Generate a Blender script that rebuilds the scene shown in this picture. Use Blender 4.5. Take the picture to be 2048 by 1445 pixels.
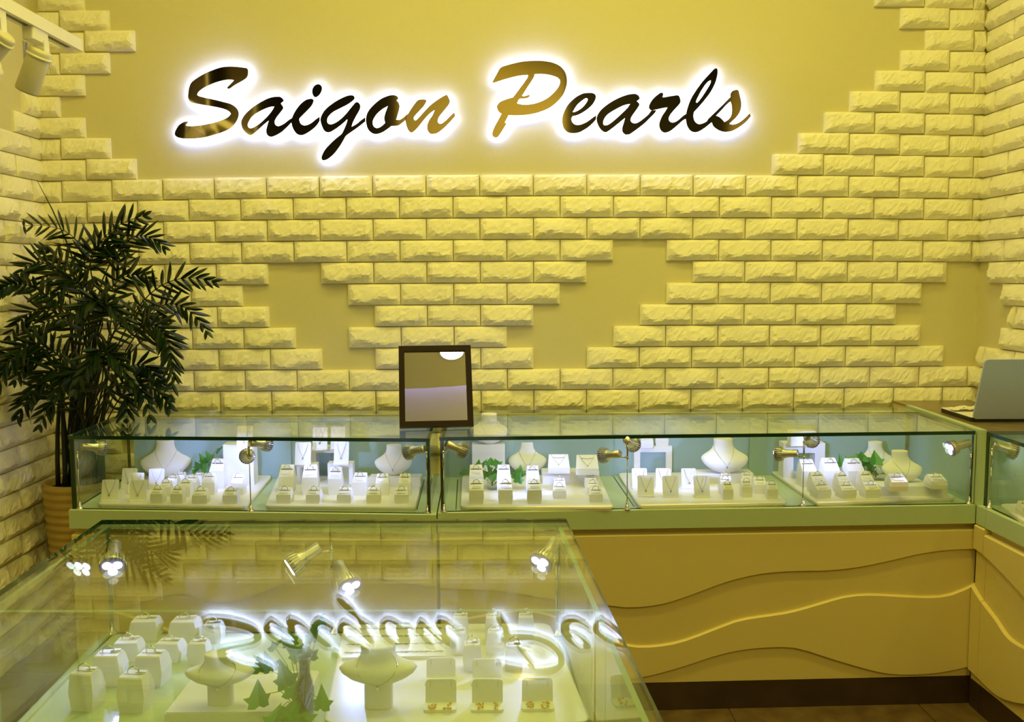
import bpy, bmesh, math, random
from mathutils import Vector, Matrix, Quaternion
random.seed(7)
S = bpy.context.scene
for o in list(bpy.data.objects): bpy.data.objects.remove(o)
COL = S.collection
R_ = math.radians

# ------------------------------------------------------------------ camera
F, PITCH, YAW, ROLL, CAMZ = 1800.0, .0934, .0081, -.0046, 1.34
def cam_axes(p, yw, r):
    cp, sp, cy, sy = math.cos(p), math.sin(p), math.cos(yw), math.sin(yw)
    f = Vector((sy*cp, cy*cp, -sp)); rt = Vector((cy, -sy, 0)); up = rt.cross(f)
    return rt*math.cos(r)+up*math.sin(r), -rt*math.sin(r)+up*math.cos(r), f
RT, UP, FW = cam_axes(PITCH, YAW, ROLL)
CAM = Vector((0, 0, CAMZ))
cd = bpy.data.cameras.new('camera'); cam = bpy.data.objects.new('camera', cd); COL.objects.link(cam)
cd.sensor_fit = 'HORIZONTAL'; cd.sensor_width = 36; cd.lens = F*36/2048; cd.clip_start = .05
cam.matrix_world = Matrix(((RT.x, UP.x, -FW.x, CAM.x), (RT.y, UP.y, -FW.y, CAM.y), (RT.z, UP.z, -FW.z, CAM.z), (0, 0, 0, 1)))
S.camera = cam

# ------------------------------------------------------------------ world, exposure, ceiling and fill lights
w = bpy.data.worlds.new('world'); S.world = w; w.use_nodes = True
w.node_tree.nodes['Background'].inputs[0].default_value = (1, .8, .42, 1)
w.node_tree.nodes['Background'].inputs[1].default_value = .03
S.view_settings.view_transform = 'Standard'; S.view_settings.look = 'None'
S.view_settings.gamma = 1; S.view_settings.use_curve_mapping = False
S.view_settings.exposure = 0.0
WARM = (1, .89, .18)
LEDC = (.36, .41, 1.0)
def area(loc, power, size, color=WARM, aim=None, shape='DISK', spread=180):
    l = bpy.data.lights.new('ceiling_and_fill_light', 'AREA'); l.energy = power; l.size = size; l.shape = shape; l.color = color
    l.spread = R_(spread)
    o = bpy.data.objects.new('ceiling_and_fill_light', l); COL.objects.link(o); o.location = loc
    if aim is not None: o.rotation_euler = (Vector(aim)-Vector(loc)).to_track_quat('-Z', 'Y').to_euler()
    return o
CEIL = 3.05
for x, y, p in [(-1.15, 2.5, 4.2), (-.4, 2.5, 6.4), (.35, 2.5, 7.2), (1.1, 2.5, 6.6), (-.9, 1.82, 5), (.1, 1.82, 8), (1.0, 1.82, 8.5)]:
    area((x, y, CEIL-.01), p, .15)
for x, y, p in [(-1.2, -1.0, 26), (1.0, -1.7, 34), (2.6, -1.2, 20)]:  # unseen fill lights added behind the camera to brighten the counter fronts
    area((x, y, 3.6), p, .25)

# ------------------------------------------------------------------ pixel helpers (2048 x 1445 frame)
def ray(x, y): return (RT*((x-1024)/F) - UP*((y-722.5)/F) + FW)
def onz(x, y, z): d = ray(x, y); return CAM + d*((z-CAMZ)/d.z)
def ony(x, y, Y): d = ray(x, y); return CAM + d*(Y/d.y)
def onplane(x, y, a, b):            # vertical plane through the points a, b
    d = ray(x, y); n = Vector((-(b.y-a.y), b.x-a.x, 0)); return CAM + d*((a-CAM).dot(n)/d.dot(n))
def pxscale(Y): return Y/F

# ------------------------------------------------------------------ materials
MATS = {}
def mat(name, col, rough=.5, metal=0, bump=None, var=None, emit=None, coat=0, trans=0, spec=None):
    m = bpy.data.materials.new(name); m.use_nodes = True; nt = m.node_tree; b = nt.nodes['Principled BSDF']
    b.inputs['Base Color'].default_value = (*col, 1); b.inputs['Roughness'].default_value = rough; b.inputs['Metallic'].default_value = metal
    if spec is not None: b.inputs['Specular IOR Level'].default_value = spec
    if coat: b.inputs['Coat Weight'].default_value = coat
    tc = nt.nodes.new('ShaderNodeTexCoord')
    if var:
        sc, amt, col2 = var
        n = nt.nodes.new('ShaderNodeTexNoise'); n.inputs['Scale'].default_value = sc; n.inputs['Detail'].default_value = 6
        nt.links.new(tc.outputs['Object'], n.inputs['Vector'])
        r = nt.nodes.new('ShaderNodeMapRange'); r.inputs[1].default_value = .35; r.inputs[2].default_value = .65; r.inputs[4].default_value = amt
        nt.links.new(n.outputs['Fac'], r.inputs[0])
        mx = nt.nodes.new('ShaderNodeMix'); mx.data_type = 'RGBA'
        mx.inputs[6].default_value = (*col, 1); mx.inputs[7].default_value = (*col2, 1)
        nt.links.new(r.outputs[0], mx.inputs[0]); nt.links.new(mx.outputs[2], b.inputs['Base Color'])
    if bump:
        sc, st, dist = bump
        n = nt.nodes.new('ShaderNodeTexNoise'); n.inputs['Scale'].default_value = sc; n.inputs['Detail'].default_value = 5
        nt.links.new(tc.outputs['Object'], n.inputs['Vector'])
        bp = nt.nodes.new('ShaderNodeBump'); bp.inputs['Strength'].default_value = st; bp.inputs['Distance'].default_value = dist
        nt.links.new(n.outputs['Fac'], bp.inputs['Height']); nt.links.new(bp.outputs[0], b.inputs['Normal'])
    if emit:
        b.inputs['Emission Color'].default_value = (*emit[0], 1); b.inputs['Emission Strength'].default_value = emit[1]
    MATS[name] = m; return m
def glass_mat(name, tint, ior=1.5, rough=0.0):
    m = bpy.data.materials.new(name); m.use_nodes = True; nt = m.node_tree; nt.nodes.clear()
    out = nt.nodes.new('ShaderNodeOutputMaterial'); mx = nt.nodes.new('ShaderNodeMixShader')
    t = nt.nodes.new('ShaderNodeBsdfTransparent'); t.inputs[0].default_value = (*tint, 1)
    g = nt.nodes.new('ShaderNodeBsdfGlossy'); g.inputs['Roughness'].default_value = rough; g.inputs[0].default_value = (.95, 1, .97, 1)
    fr = nt.nodes.new('ShaderNodeFresnel'); ge = nt.nodes.new('ShaderNodeNewGeometry')
    mr = nt.nodes.new('ShaderNodeMapRange'); mr.inputs[3].default_value = ior; mr.inputs[4].default_value = 1/ior
    nt.links.new(ge.outputs['Backfacing'], mr.inputs[0]); nt.links.new(mr.outputs[0], fr.inputs[0])
    nt.links.new(fr.outputs[0], mx.inputs[0]); nt.links.new(t.outputs[0], mx.inputs[1]); nt.links.new(g.outputs[0], mx.inputs[2])
    nt.links.new(mx.outputs[0], out.inputs[0]); MATS[name] = m; return m
def emit_mat(name, col, st):
    m = bpy.data.materials.new(name); m.use_nodes = True; nt = m.node_tree; nt.nodes.clear()
    out = nt.nodes.new('ShaderNodeOutputMaterial'); e = nt.nodes.new('ShaderNodeEmission')
    e.inputs[0].default_value = (*col, 1); e.inputs[1].default_value = st; nt.links.new(e.outputs[0], out.inputs[0]); MATS[name] = m; return m
mat('plaster', (.67, .60, .33), .8, bump=(260, .35, .002), var=(3, .35, (.63, .56, .30)))
mat('stone', (.95, .89, .68), .85, bump=(190, .5, .002), var=(30, .4, (.91, .84, .62)))
mat('ceiling', (.90, .86, .74), .9)
mat('darkwall', (.012, .009, .006), .8)
mat('tanwall', (.75, .62, .33), .8)
mat('mint', (.46, .56, .36), .45, coat=.2)
mat('mint_back', (.33, .46, .46), .35)
mat('cream', (.70, .56, .22), .5, bump=(400, .05, .001))
mat('brownplinth', (.055, .03, .018), .4, var=(8, .8, (.03, .015, .01)))
mat('tile', (.15, .09, .035), .45, var=(14, .9, (.08, .045, .015)), bump=(60, .2, .002))
mat('grout', (.10, .07, .04), .9)
mat('woodtop', (.22, .16, .07), .3, var=(20, .6, (.13, .09, .035)))
glass_mat('glass', (.955, .985, .965))
mat('glassedge', (.006, .035, .018), .12, spec=.7)
mat('lightedge', (.22, .32, .22), .15)
mat('white', (.82, .80, .77), .55, bump=(500, .08, .0006))
mat('tray', (.80, .77, .72), .4, coat=.15)
mat('silver', (.80, .78, .76), .18, 1)
mat('chain', (.45, .42, .38), .3, 1)
mat('gold', (.85, .55, .14), .25, 1)
mat('tag', (.85, .83, .80), .6)
mat('slot', (.05, .045, .04), .8)
mat('chrome', (.62, .60, .58), .2, 1)
mat('alu', (.74, .71, .68), .38, 1)
emit_mat('led', (.86, .88, 1), 14)
mat('ledface', (.25, .22, .5), .3)
mat('letter', (.80, .66, .36), .06, 1)
emit_mat('halo', (.30, .37, 1), 40)
mat('frame', (.016, .006, .004), .5, spec=.15)
mat('mirror', (.86, .84, .80), .01, 1)
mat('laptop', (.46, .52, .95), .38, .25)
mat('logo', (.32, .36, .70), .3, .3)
mat('black', (.012, .011, .01), .4)
mat('paper', (.80, .76, .66), .8)
mat('palm', (.005, .020, .005), .42, var=(25, .6, (.009, .034, .007)))
mat('palmstem', (.006, .010, .004), .6)
mat('ivy', (.045, .22, .035), .45, var=(40, .6, (.09, .32, .05)))
mat('ivystem', (.10, .20, .05), .6)
mat('pot', (.50, .34, .09), .45, var=(12, .5, (.40, .26, .06)))
mat('soil', (.03, .02, .012), .95, bump=(80, 1, .01))
mat('track', (.80, .77, .68), .4)
mat('spotbody', (.60, .56, .40), .4)
mat('blue', (.02, .03, .25), .4)
emit_mat('lamp', (1, .93, .75), 14)
emit_mat('cove', (.35, .32, 1), 40)
M = lambda n: MATS[n]

# ------------------------------------------------------------------ mesh helpers
def mesh(name, verts, faces, mats, mi=None, smooth=False):
    me = bpy.data.meshes.new(name); me.from_pydata([tuple(v) for v in verts], [], faces)
    for m in (mats if isinstance(mats, (list, tuple)) else [mats]): me.materials.append(MATS[m] if isinstance(m, str) else m)
    if mi: me.polygons.foreach_set('material_index', mi)
    if smooth: me.polygons.foreach_set('use_smooth', [True]*len(me.polygons))
    me.update(); return me
def link(name, me, parent=None, loc=(0, 0, 0), rot=(0, 0, 0), scale=(1, 1, 1)):
    o = bpy.data.objects.new(name, me); COL.objects.link(o); o.location = loc; o.rotation_euler = rot; o.scale = scale
    if parent is not None: o.parent = parent
    return o
def tag(o, label=None, cat=None, group=None, kind=None):
    if label: o['label'] = label
    if cat: o['category'] = cat
    if group: o['group'] = group
    if kind: o['kind'] = kind
    return o
def thing(name, label, cat, loc=(0, 0, 0), rz=0, group=None, kind=None):
    o = link(name, None, None, loc, (0, 0, rz)); return tag(o, label, cat, group, kind)
class B:                                            # collects shapes into one mesh
    def __init__(s): s.v = []; s.f = []; s.m = []
    def add(s, v, f, m=0):
        k = len(s.v); s.v += [Vector(p) for p in v]; s.f += [tuple(i+k for i in q) for q in f]; s.m += ([m]*len(f) if isinstance(m, int) else list(m)); return s
    def box(s, a, b, m=0):
        x0, y0, z0 = a; x1, y1, z1 = b
        return s.add([(x0, y0, z0), (x1, y0, z0), (x1, y1, z0), (x0, y1, z0), (x0, y0, z1), (x1, y0, z1), (x1, y1, z1), (x0, y1, z1)],
                     [(3, 2, 1, 0), (4, 5, 6, 7), (0, 1, 5, 4), (1, 2, 6, 5), (2, 3, 7, 6), (3, 0, 4, 7)], m)
    def prism(s, pts, z0, z1, m=0, ms=None):        # ccw outline in XY
        n = len(pts); v = [(p[0], p[1], z0) for p in pts]+[(p[0], p[1], z1) for p in pts]
        f = [tuple(range(n-1, -1, -1)), tuple(range(n, 2*n))]+[(i, (i+1) % n, n+(i+1) % n, n+i) for i in range(n)]
        return s.add(v, f, [m, m]+[m if ms is None else ms]*n)
    def tube(s, pts, r, n=8, m=0, cap=True):
        pts = [Vector(p) for p in pts]; rs = r if isinstance(r, (list, tuple)) else [r]*len(pts)
        k = len(s.v); up = Vector((0, 0, 1)); prev = None
        for i, p in enumerate(pts):
            t = (pts[min(i+1, len(pts)-1)]-pts[max(i-1, 0)]).normalized()
            if prev is None: a = t.cross(up if abs(t.z) < .95 else Vector((1, 0, 0))).normalized()
            else: a = (prev - t*prev.dot(t)).normalized()
            prev = a; b = t.cross(a)
            for j in range(n):
                th = 2*math.pi*j/n; s.v.append(p+(a*math.cos(th)+b*math.sin(th))*rs[i])
        for i in range(len(pts)-1):
            for j in range(n):
                a0 = k+i*n+j; a1 = k+i*n+(j+1) % n; s.f.append((a0, a1, a1+n, a0+n)); s.m.append(m)
        if cap:
            s.f.append(tuple(k+j for j in range(n-1, -1, -1))); s.m.append(m)
            e = k+(len(pts)-1)*n; s.f.append(tuple(e+j for j in range(n))); s.m.append(m)
        return s
    def lathe(s, prof, n=20, m=0, cap=True, sy=1.0):  # (r, z) about Z
        k = len(s.v)
        for r, z in prof:
            for j in range(n): s.v.append(Vector((r*math.cos(2*math.pi*j/n), sy*r*math.sin(2*math.pi*j/n), z)))
        for i in range(len(prof)-1):
            for j in range(n): s.f.append((k+i*n+j, k+i*n+(j+1) % n, k+(i+1)*n+(j+1) % n, k+(i+1)*n+j)); s.m.append(m)
        if cap:
            s.f.append(tuple(k+j for j in range(n-1, -1, -1))); s.m.append(m)
            e = k+(len(prof)-1)*n; s.f.append(tuple(e+j for j in range(n))); s.m.append(m)
        return s
    def sphere(s, c, r, n=10, m=0, sz=1.0):
        k0 = len(s.v); s.lathe([(max(r*math.sin(math.pi*i/6), 1e-4), -r*sz*math.cos(math.pi*i/6)) for i in range(7)], n, m)
        for v in s.v[k0:]: v += Vector(c)
        return s
    def xf(s, mtx, k0=0):
        for i in range(k0, len(s.v)): s.v[i] = mtx @ s.v[i]
        return s
    def mesh(s, name, mats, smooth=False): return mesh(name, s.v, s.f, mats, s.m, smooth)
    def obj(s, name, mats, parent=None, smooth=False, **k): return link(name, s.mesh(name, mats, smooth), parent, **k)
def world_part(b, name, mats, parent, smooth=False):    # b holds world coordinates; the parent is an unrotated empty
    L = parent.location
    for v in b.v: v -= L
    return b.obj(name, mats, parent, smooth)
def catmull(pts, n=6, closed=True):
    """pts: (x, y[, 1]) ; 1 marks a corner"""
    N = len(pts); out = []
    segs = range(N) if closed else range(N-1)
    for i in segs:
        p1 = pts[i]; p2 = pts[(i+1) % N]
        p0 = pts[i-1] if (closed or i > 0) else p1
        p3 = pts[(i+2) % N] if (closed or i < N-2) else p2
        if len(p1) > 2: p0 = (2*p1[0]-p2[0], 2*p1[1]-p2[1])
        if len(p2) > 2: p3 = (2*p2[0]-p1[0], 2*p2[1]-p1[1])
        for k in range(n):
            t = k/n
            out.append(tuple(.5*(2*p1[a]+(p2[a]-p0[a])*t+(2*p0[a]-5*p1[a]+4*p2[a]-p3[a])*t*t+(-p0[a]+3*p1[a]-3*p2[a]+p3[a])*t**3) for a in (0, 1)))
    if not closed: out.append(tuple(pts[-1][:2]))
    return out
def rounded_rect(w, d, r, n=5):
    out = []
    for cx, cy, a0 in ((w/2-r, d/2-r, 0), (-w/2+r, d/2-r, 90), (-w/2+r, -d/2+r, 180), (w/2-r, -d/2+r, 270)):
        for k in range(n+1):
            a = R_(a0+90*k/n); out.append((cx+r*math.cos(a), cy+r*math.sin(a)))
    return out

# ------------------------------------------------------------------ room shell
YW = 3.40
XL = ony(80, 350, YW).x; XR = ony(1967, 350, YW).x
ZT = .865; ZD = .637                                # glass top and deck height
def struct(name, b, m, label, smooth=False): return tag(b.obj(name, m, None, smooth), label, None, None, 'structure')
wb = struct('wall_back', B().box((XL-.1, YW, 0), (XR+.1, YW+.12, CEIL+.05)), 'plaster', 'yellow cream plaster wall with split-face brick panels behind the sign')
wl = struct('wall_left', B().box((XL-.12, 2.02, 0), (XL, YW, CEIL+.05)), 'plaster', 'plaster side wall with cream bricks behind the palm')
wr = struct('wall_right', B().box((XR, 3.0, 0), (XR+.45, YW, CEIL+.05)), 'plaster', 'plaster wall with cream bricks beside the laptop')
struct('wall_right.001', B().box((XR+.45, .9, 0), (XR+.55, 3.0, CEIL+.05)), 'plaster', 'plain side wall beyond the right counter')
# ceiling over the shop, with a lowered soffit behind a curved cove lamp
sof = []
for k in range(25):
    x = XL-.12+(XR+.67-XL)*k/24; sof.append((x, .50+.22*((x+.45)/1.2)**2))
bb = B().prism([(XL-.12, YW+.12)]+sof+[(XR+.55, YW+.12)], CEIL, CEIL+.08)
struct('ceiling', bb, 'ceiling', 'cream shop ceiling with a curved edge')
struct('ceiling.001', B().box((XL-.12, -.3, CEIL+.17), (XR+.55, 1.5, CEIL+.25)), 'ceiling', 'recessed ceiling behind the curved edge')
cv = B(); cv.tube([(p[0], p[1]+.03, CEIL+.10) for p in sof], .010, 6)
tag(cv.obj('cove_light', 'cove'), 'blue-violet cove light strip along the curved ceiling edge', 'light')
fl = struct('floor', B().box((-6, -3.2, -.06), (6, YW+.1, -.004)), 'grout', 'brown stone tile floor')
tb = B().box((-.298, -.298, -.01), (.298, .298, 0)).mesh('tile', 'tile')
for i in range(-3, 4):
    for j in range(-1, 6):
        link('tile', tb, fl, (.39+.6*i, .28+.6*j, 0))
struct('wall_front', B().box((-6, -3.2, 0), (6, -3.1, 4.1)), 'darkwall', 'dark wall of the hall across from the shop')
struct('ceiling.002', B().box((-6, -3.2, 4.1), (6, -.2, 4.2)), 'darkwall', 'dark hall ceiling')
for x0, x1 in ((-1.13, .66), (-3.32, -3.15), (-2.9, -2.68), (2.42, 2.75), (-4.6, -3.6)):
    struct('column', B().box((x0, -3.1, 0), (x1, -3.02, 4.1 if x0 > -3.5 else 2.0)), 'tanwall', 'tan pillar of the hall across from the shop')
area((-.2, -2.2, 3.9), 9, .3)  # unseen fill light added to brighten the hall pillars
area((2.0, .1, 1.9), 14, .3, aim=(1.2, .4, 3.0))  # added uplight out of view, brightens the ceiling from below

# ------------------------------------------------------------------ split-face bricks
KF, KK, KP, KY, KR = 1840.1, -.033, .0934, .0081, -.0046
kr, ku, kf = cam_axes(KP, KY, KR); KC = Vector((1.6896, -3.4724, .4348))
def grid(j, n):                                     # brick lattice -> point on the wall plane
    d = Vector((.2*j, 0, .2*.4052*n))-KC
    u = KF*d.dot(kr)/d.dot(kf); v = -KF*d.dot(ku)/d.dot(kf); s = 1+KK*(u*u+v*v)/1e6
    return ony(1024+u*s, 722.5+v*s, YW)
def brick_mesh(k):
    rnd = random.Random(100+k); nx, nz = 18, 8
    def noise1(n): 
        a = [rnd.uniform(-1, 1) for _ in range(n+2)]
        def f(t): t *= n; i = int(t); u = t-i; u = u*u*(3-2*u); return a[i]*(1-u)+a[i+1]*u
        return f
    r1, r2, d1, d2 = noise1(3), noise1(7), noise1(3), noise1(8)
    V = []; fz = [0, .05, .16, .28, .42, .58, .74, .88, 1]
    for iz in range(nz+1):
        for ix in range(nx+1):
            tx = ix/nx; tz = fz[iz]
            if 0 < ix < nx and 0 < iz < nz: tx += rnd.uniform(-.4, .4)/nx; tz += rnd.uniform(-.035, .035)
            rz = .25+.13*r1(tx if 0 <= tx <= 1 else .5)+.07*r2(min(max(tx, 0), 1))
            dm = .029+.005*d1(min(max(tx, 0), 1))+.003*d2(min(max(tx, 0), 1))
            e = min(tx, 1-tx)
            side = min(1, max(e, 0)/.09)**.8
            if tz > rz: q = ((1-tz)/(1-rz)); q = q**.55
            else: q = max(tz/rz, 0)**.9
            dep = .010+(dm-.010)*q*side
            if 0 < ix < nx and 0 < iz < nz: dep += rnd.uniform(-.0017, .0017)
            if ix in (0, nx) or iz in (0, nz): dep = .010; tx = ix/nx; tz = fz[iz]
            V.append((tx-.5, -dep, tz-.5))
    Fc = []
    for iz in range(nz):
        for ix in range(nx):
            a = iz*(nx+1)+ix; Fc.append((a, a+1, a+nx+2, a+nx+1))
    ring = [i for i in range(nx+1)]+[(nx+1)*i+nx for i in range(1, nz+1)]+[nz*(nx+1)+i for i in range(nx-1, -1, -1)]+[(nx+1)*i for i in range(nz-1, 0, -1)]
    k0 = len(V)
    for i in ring: V.append((V[i][0], 0, V[i][2]))
    n = len(ring)
    for i in range(n): Fc.append((ring[i], k0+i, k0+(i+1) % n, ring[(i+1) % n]))
    return mesh('brick', V, Fc, 'stone')
BRICKS = [brick_mesh(k) for k in range(14)]
GAP = .0036
def put_brick(wall, c, wd, ht, rz=0):
    if wd < .02: return
    link('brick', random.choice(BRICKS), wall, c, (R_(random.uniform(-.15, .15)), 0, rz), (wd-GAP, random.uniform(.9, 1.12), ht-GAP))
JL, JR = -.46, 17.74
rows = {11: [(JL, 1.5), (13.5, JR)], 12: [(JL, 1), (14, JR)], 13: [(JL, .5), (14.5, JR)], 14: [(JL, 0), (15, JR)], 15: [(JL, .5), (15.5, JR)],
        16: [(JL, 1), (16, JR)], 17: [(JL, 1.5), (16.5, JR)], 18: [(JL, 1), (16, JR)], 19: [(JL, .5), (15.5, JR)], 20: [(JL, 0), (15, JR)],
        10: [(JL, JR)], 9: [(JL, JR)], 8: [(JL, JR)], 7: [(JL, 10.5), (11.5, JR)], 6: [(JL, 4), (5, 10), (12, 17)], 5: [(JL, 3.5), (5.5, 9.5), (11.5, 16.5)],
        4: [(JL, 4), (6, 9), (11, 16)], 3: [(JL, 4.5), (5.5, 8.5), (10.5, 16.5)], 2: [(JL, 5), (6, 9), (10, 17)], 1: [(JL, JR)], 0: [(JL, JR)], -1: [(JL, JR)]}
for r in range(-2, -13, -1): rows[r] = [(JL, 1.5 if r % 2 else 1), (7, 8) if r % 2 == 0 else (7.5, 8.5)]
for r, spans in rows.items():
    for a, b in spans:
        j = a
        while j < b-1e-6:
            st = math.floor(j - (.5 if r % 2 else 0) + 1e-6)+(.5 if r % 2 else 0)
            e = min(st+1, b)
            p00, p11 = grid(j, r-1), grid(e, r); p10, p01 = grid(e, r-1), grid(j, r)
            x0 = (p00.x+p01.x)/2; x1 = (p11.x+p10.x)/2; z0 = (p00.z+p10.z)/2; z1 = (p01.z+p11.z)/2
            if z1 > .01: put_brick(wb, ((x0+x1)/2, YW, (max(z0, .005)+z1)/2), x1-x0, z1-max(z0, .005))
            j = e
def side_rows(wall, X, rz, jc, off, hi, lo, holes):
    for r in range(hi, lo, -1):
        z0 = grid(jc, r-1).z; z1 = grid(jc, r).z
        if z1 < .02: continue
        t0, t1 = holes.get(r, (0, .62))
        tt = t0
        while tt < t1-1e-6:
            o = off if r % 2 == 0 else off+.1
            e = o+.2*(math.floor((tt-o)/.2+1e-6)+1); e = min(e, t1)
            put_brick(wall, (X, YW-(tt+e)/2, (max(z0, .004)+z1)/2), e-tt, z1-max(z0, .004), rz); tt = e
side_rows(wl, XL, R_(90), JL, .08, 20, -13, {15: (.25, .62), 14: (.0, .11), 13: (0, .18), 12: (0, .28), 20: (.4, .6), 19: (.4, .6), 18: (.4, .6), 17: (.4, .6), 16: (.4, .6)})
side_rows(wr, XR, R_(-90), JR, .08, 20, 0, {k: (0, .39) for k in range(0, 21)} | {6: (.07, .39), 5: (.18, .39), 4: (.25, .39), 3: (.17, .39), 2: (.04, .39)})

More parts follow.
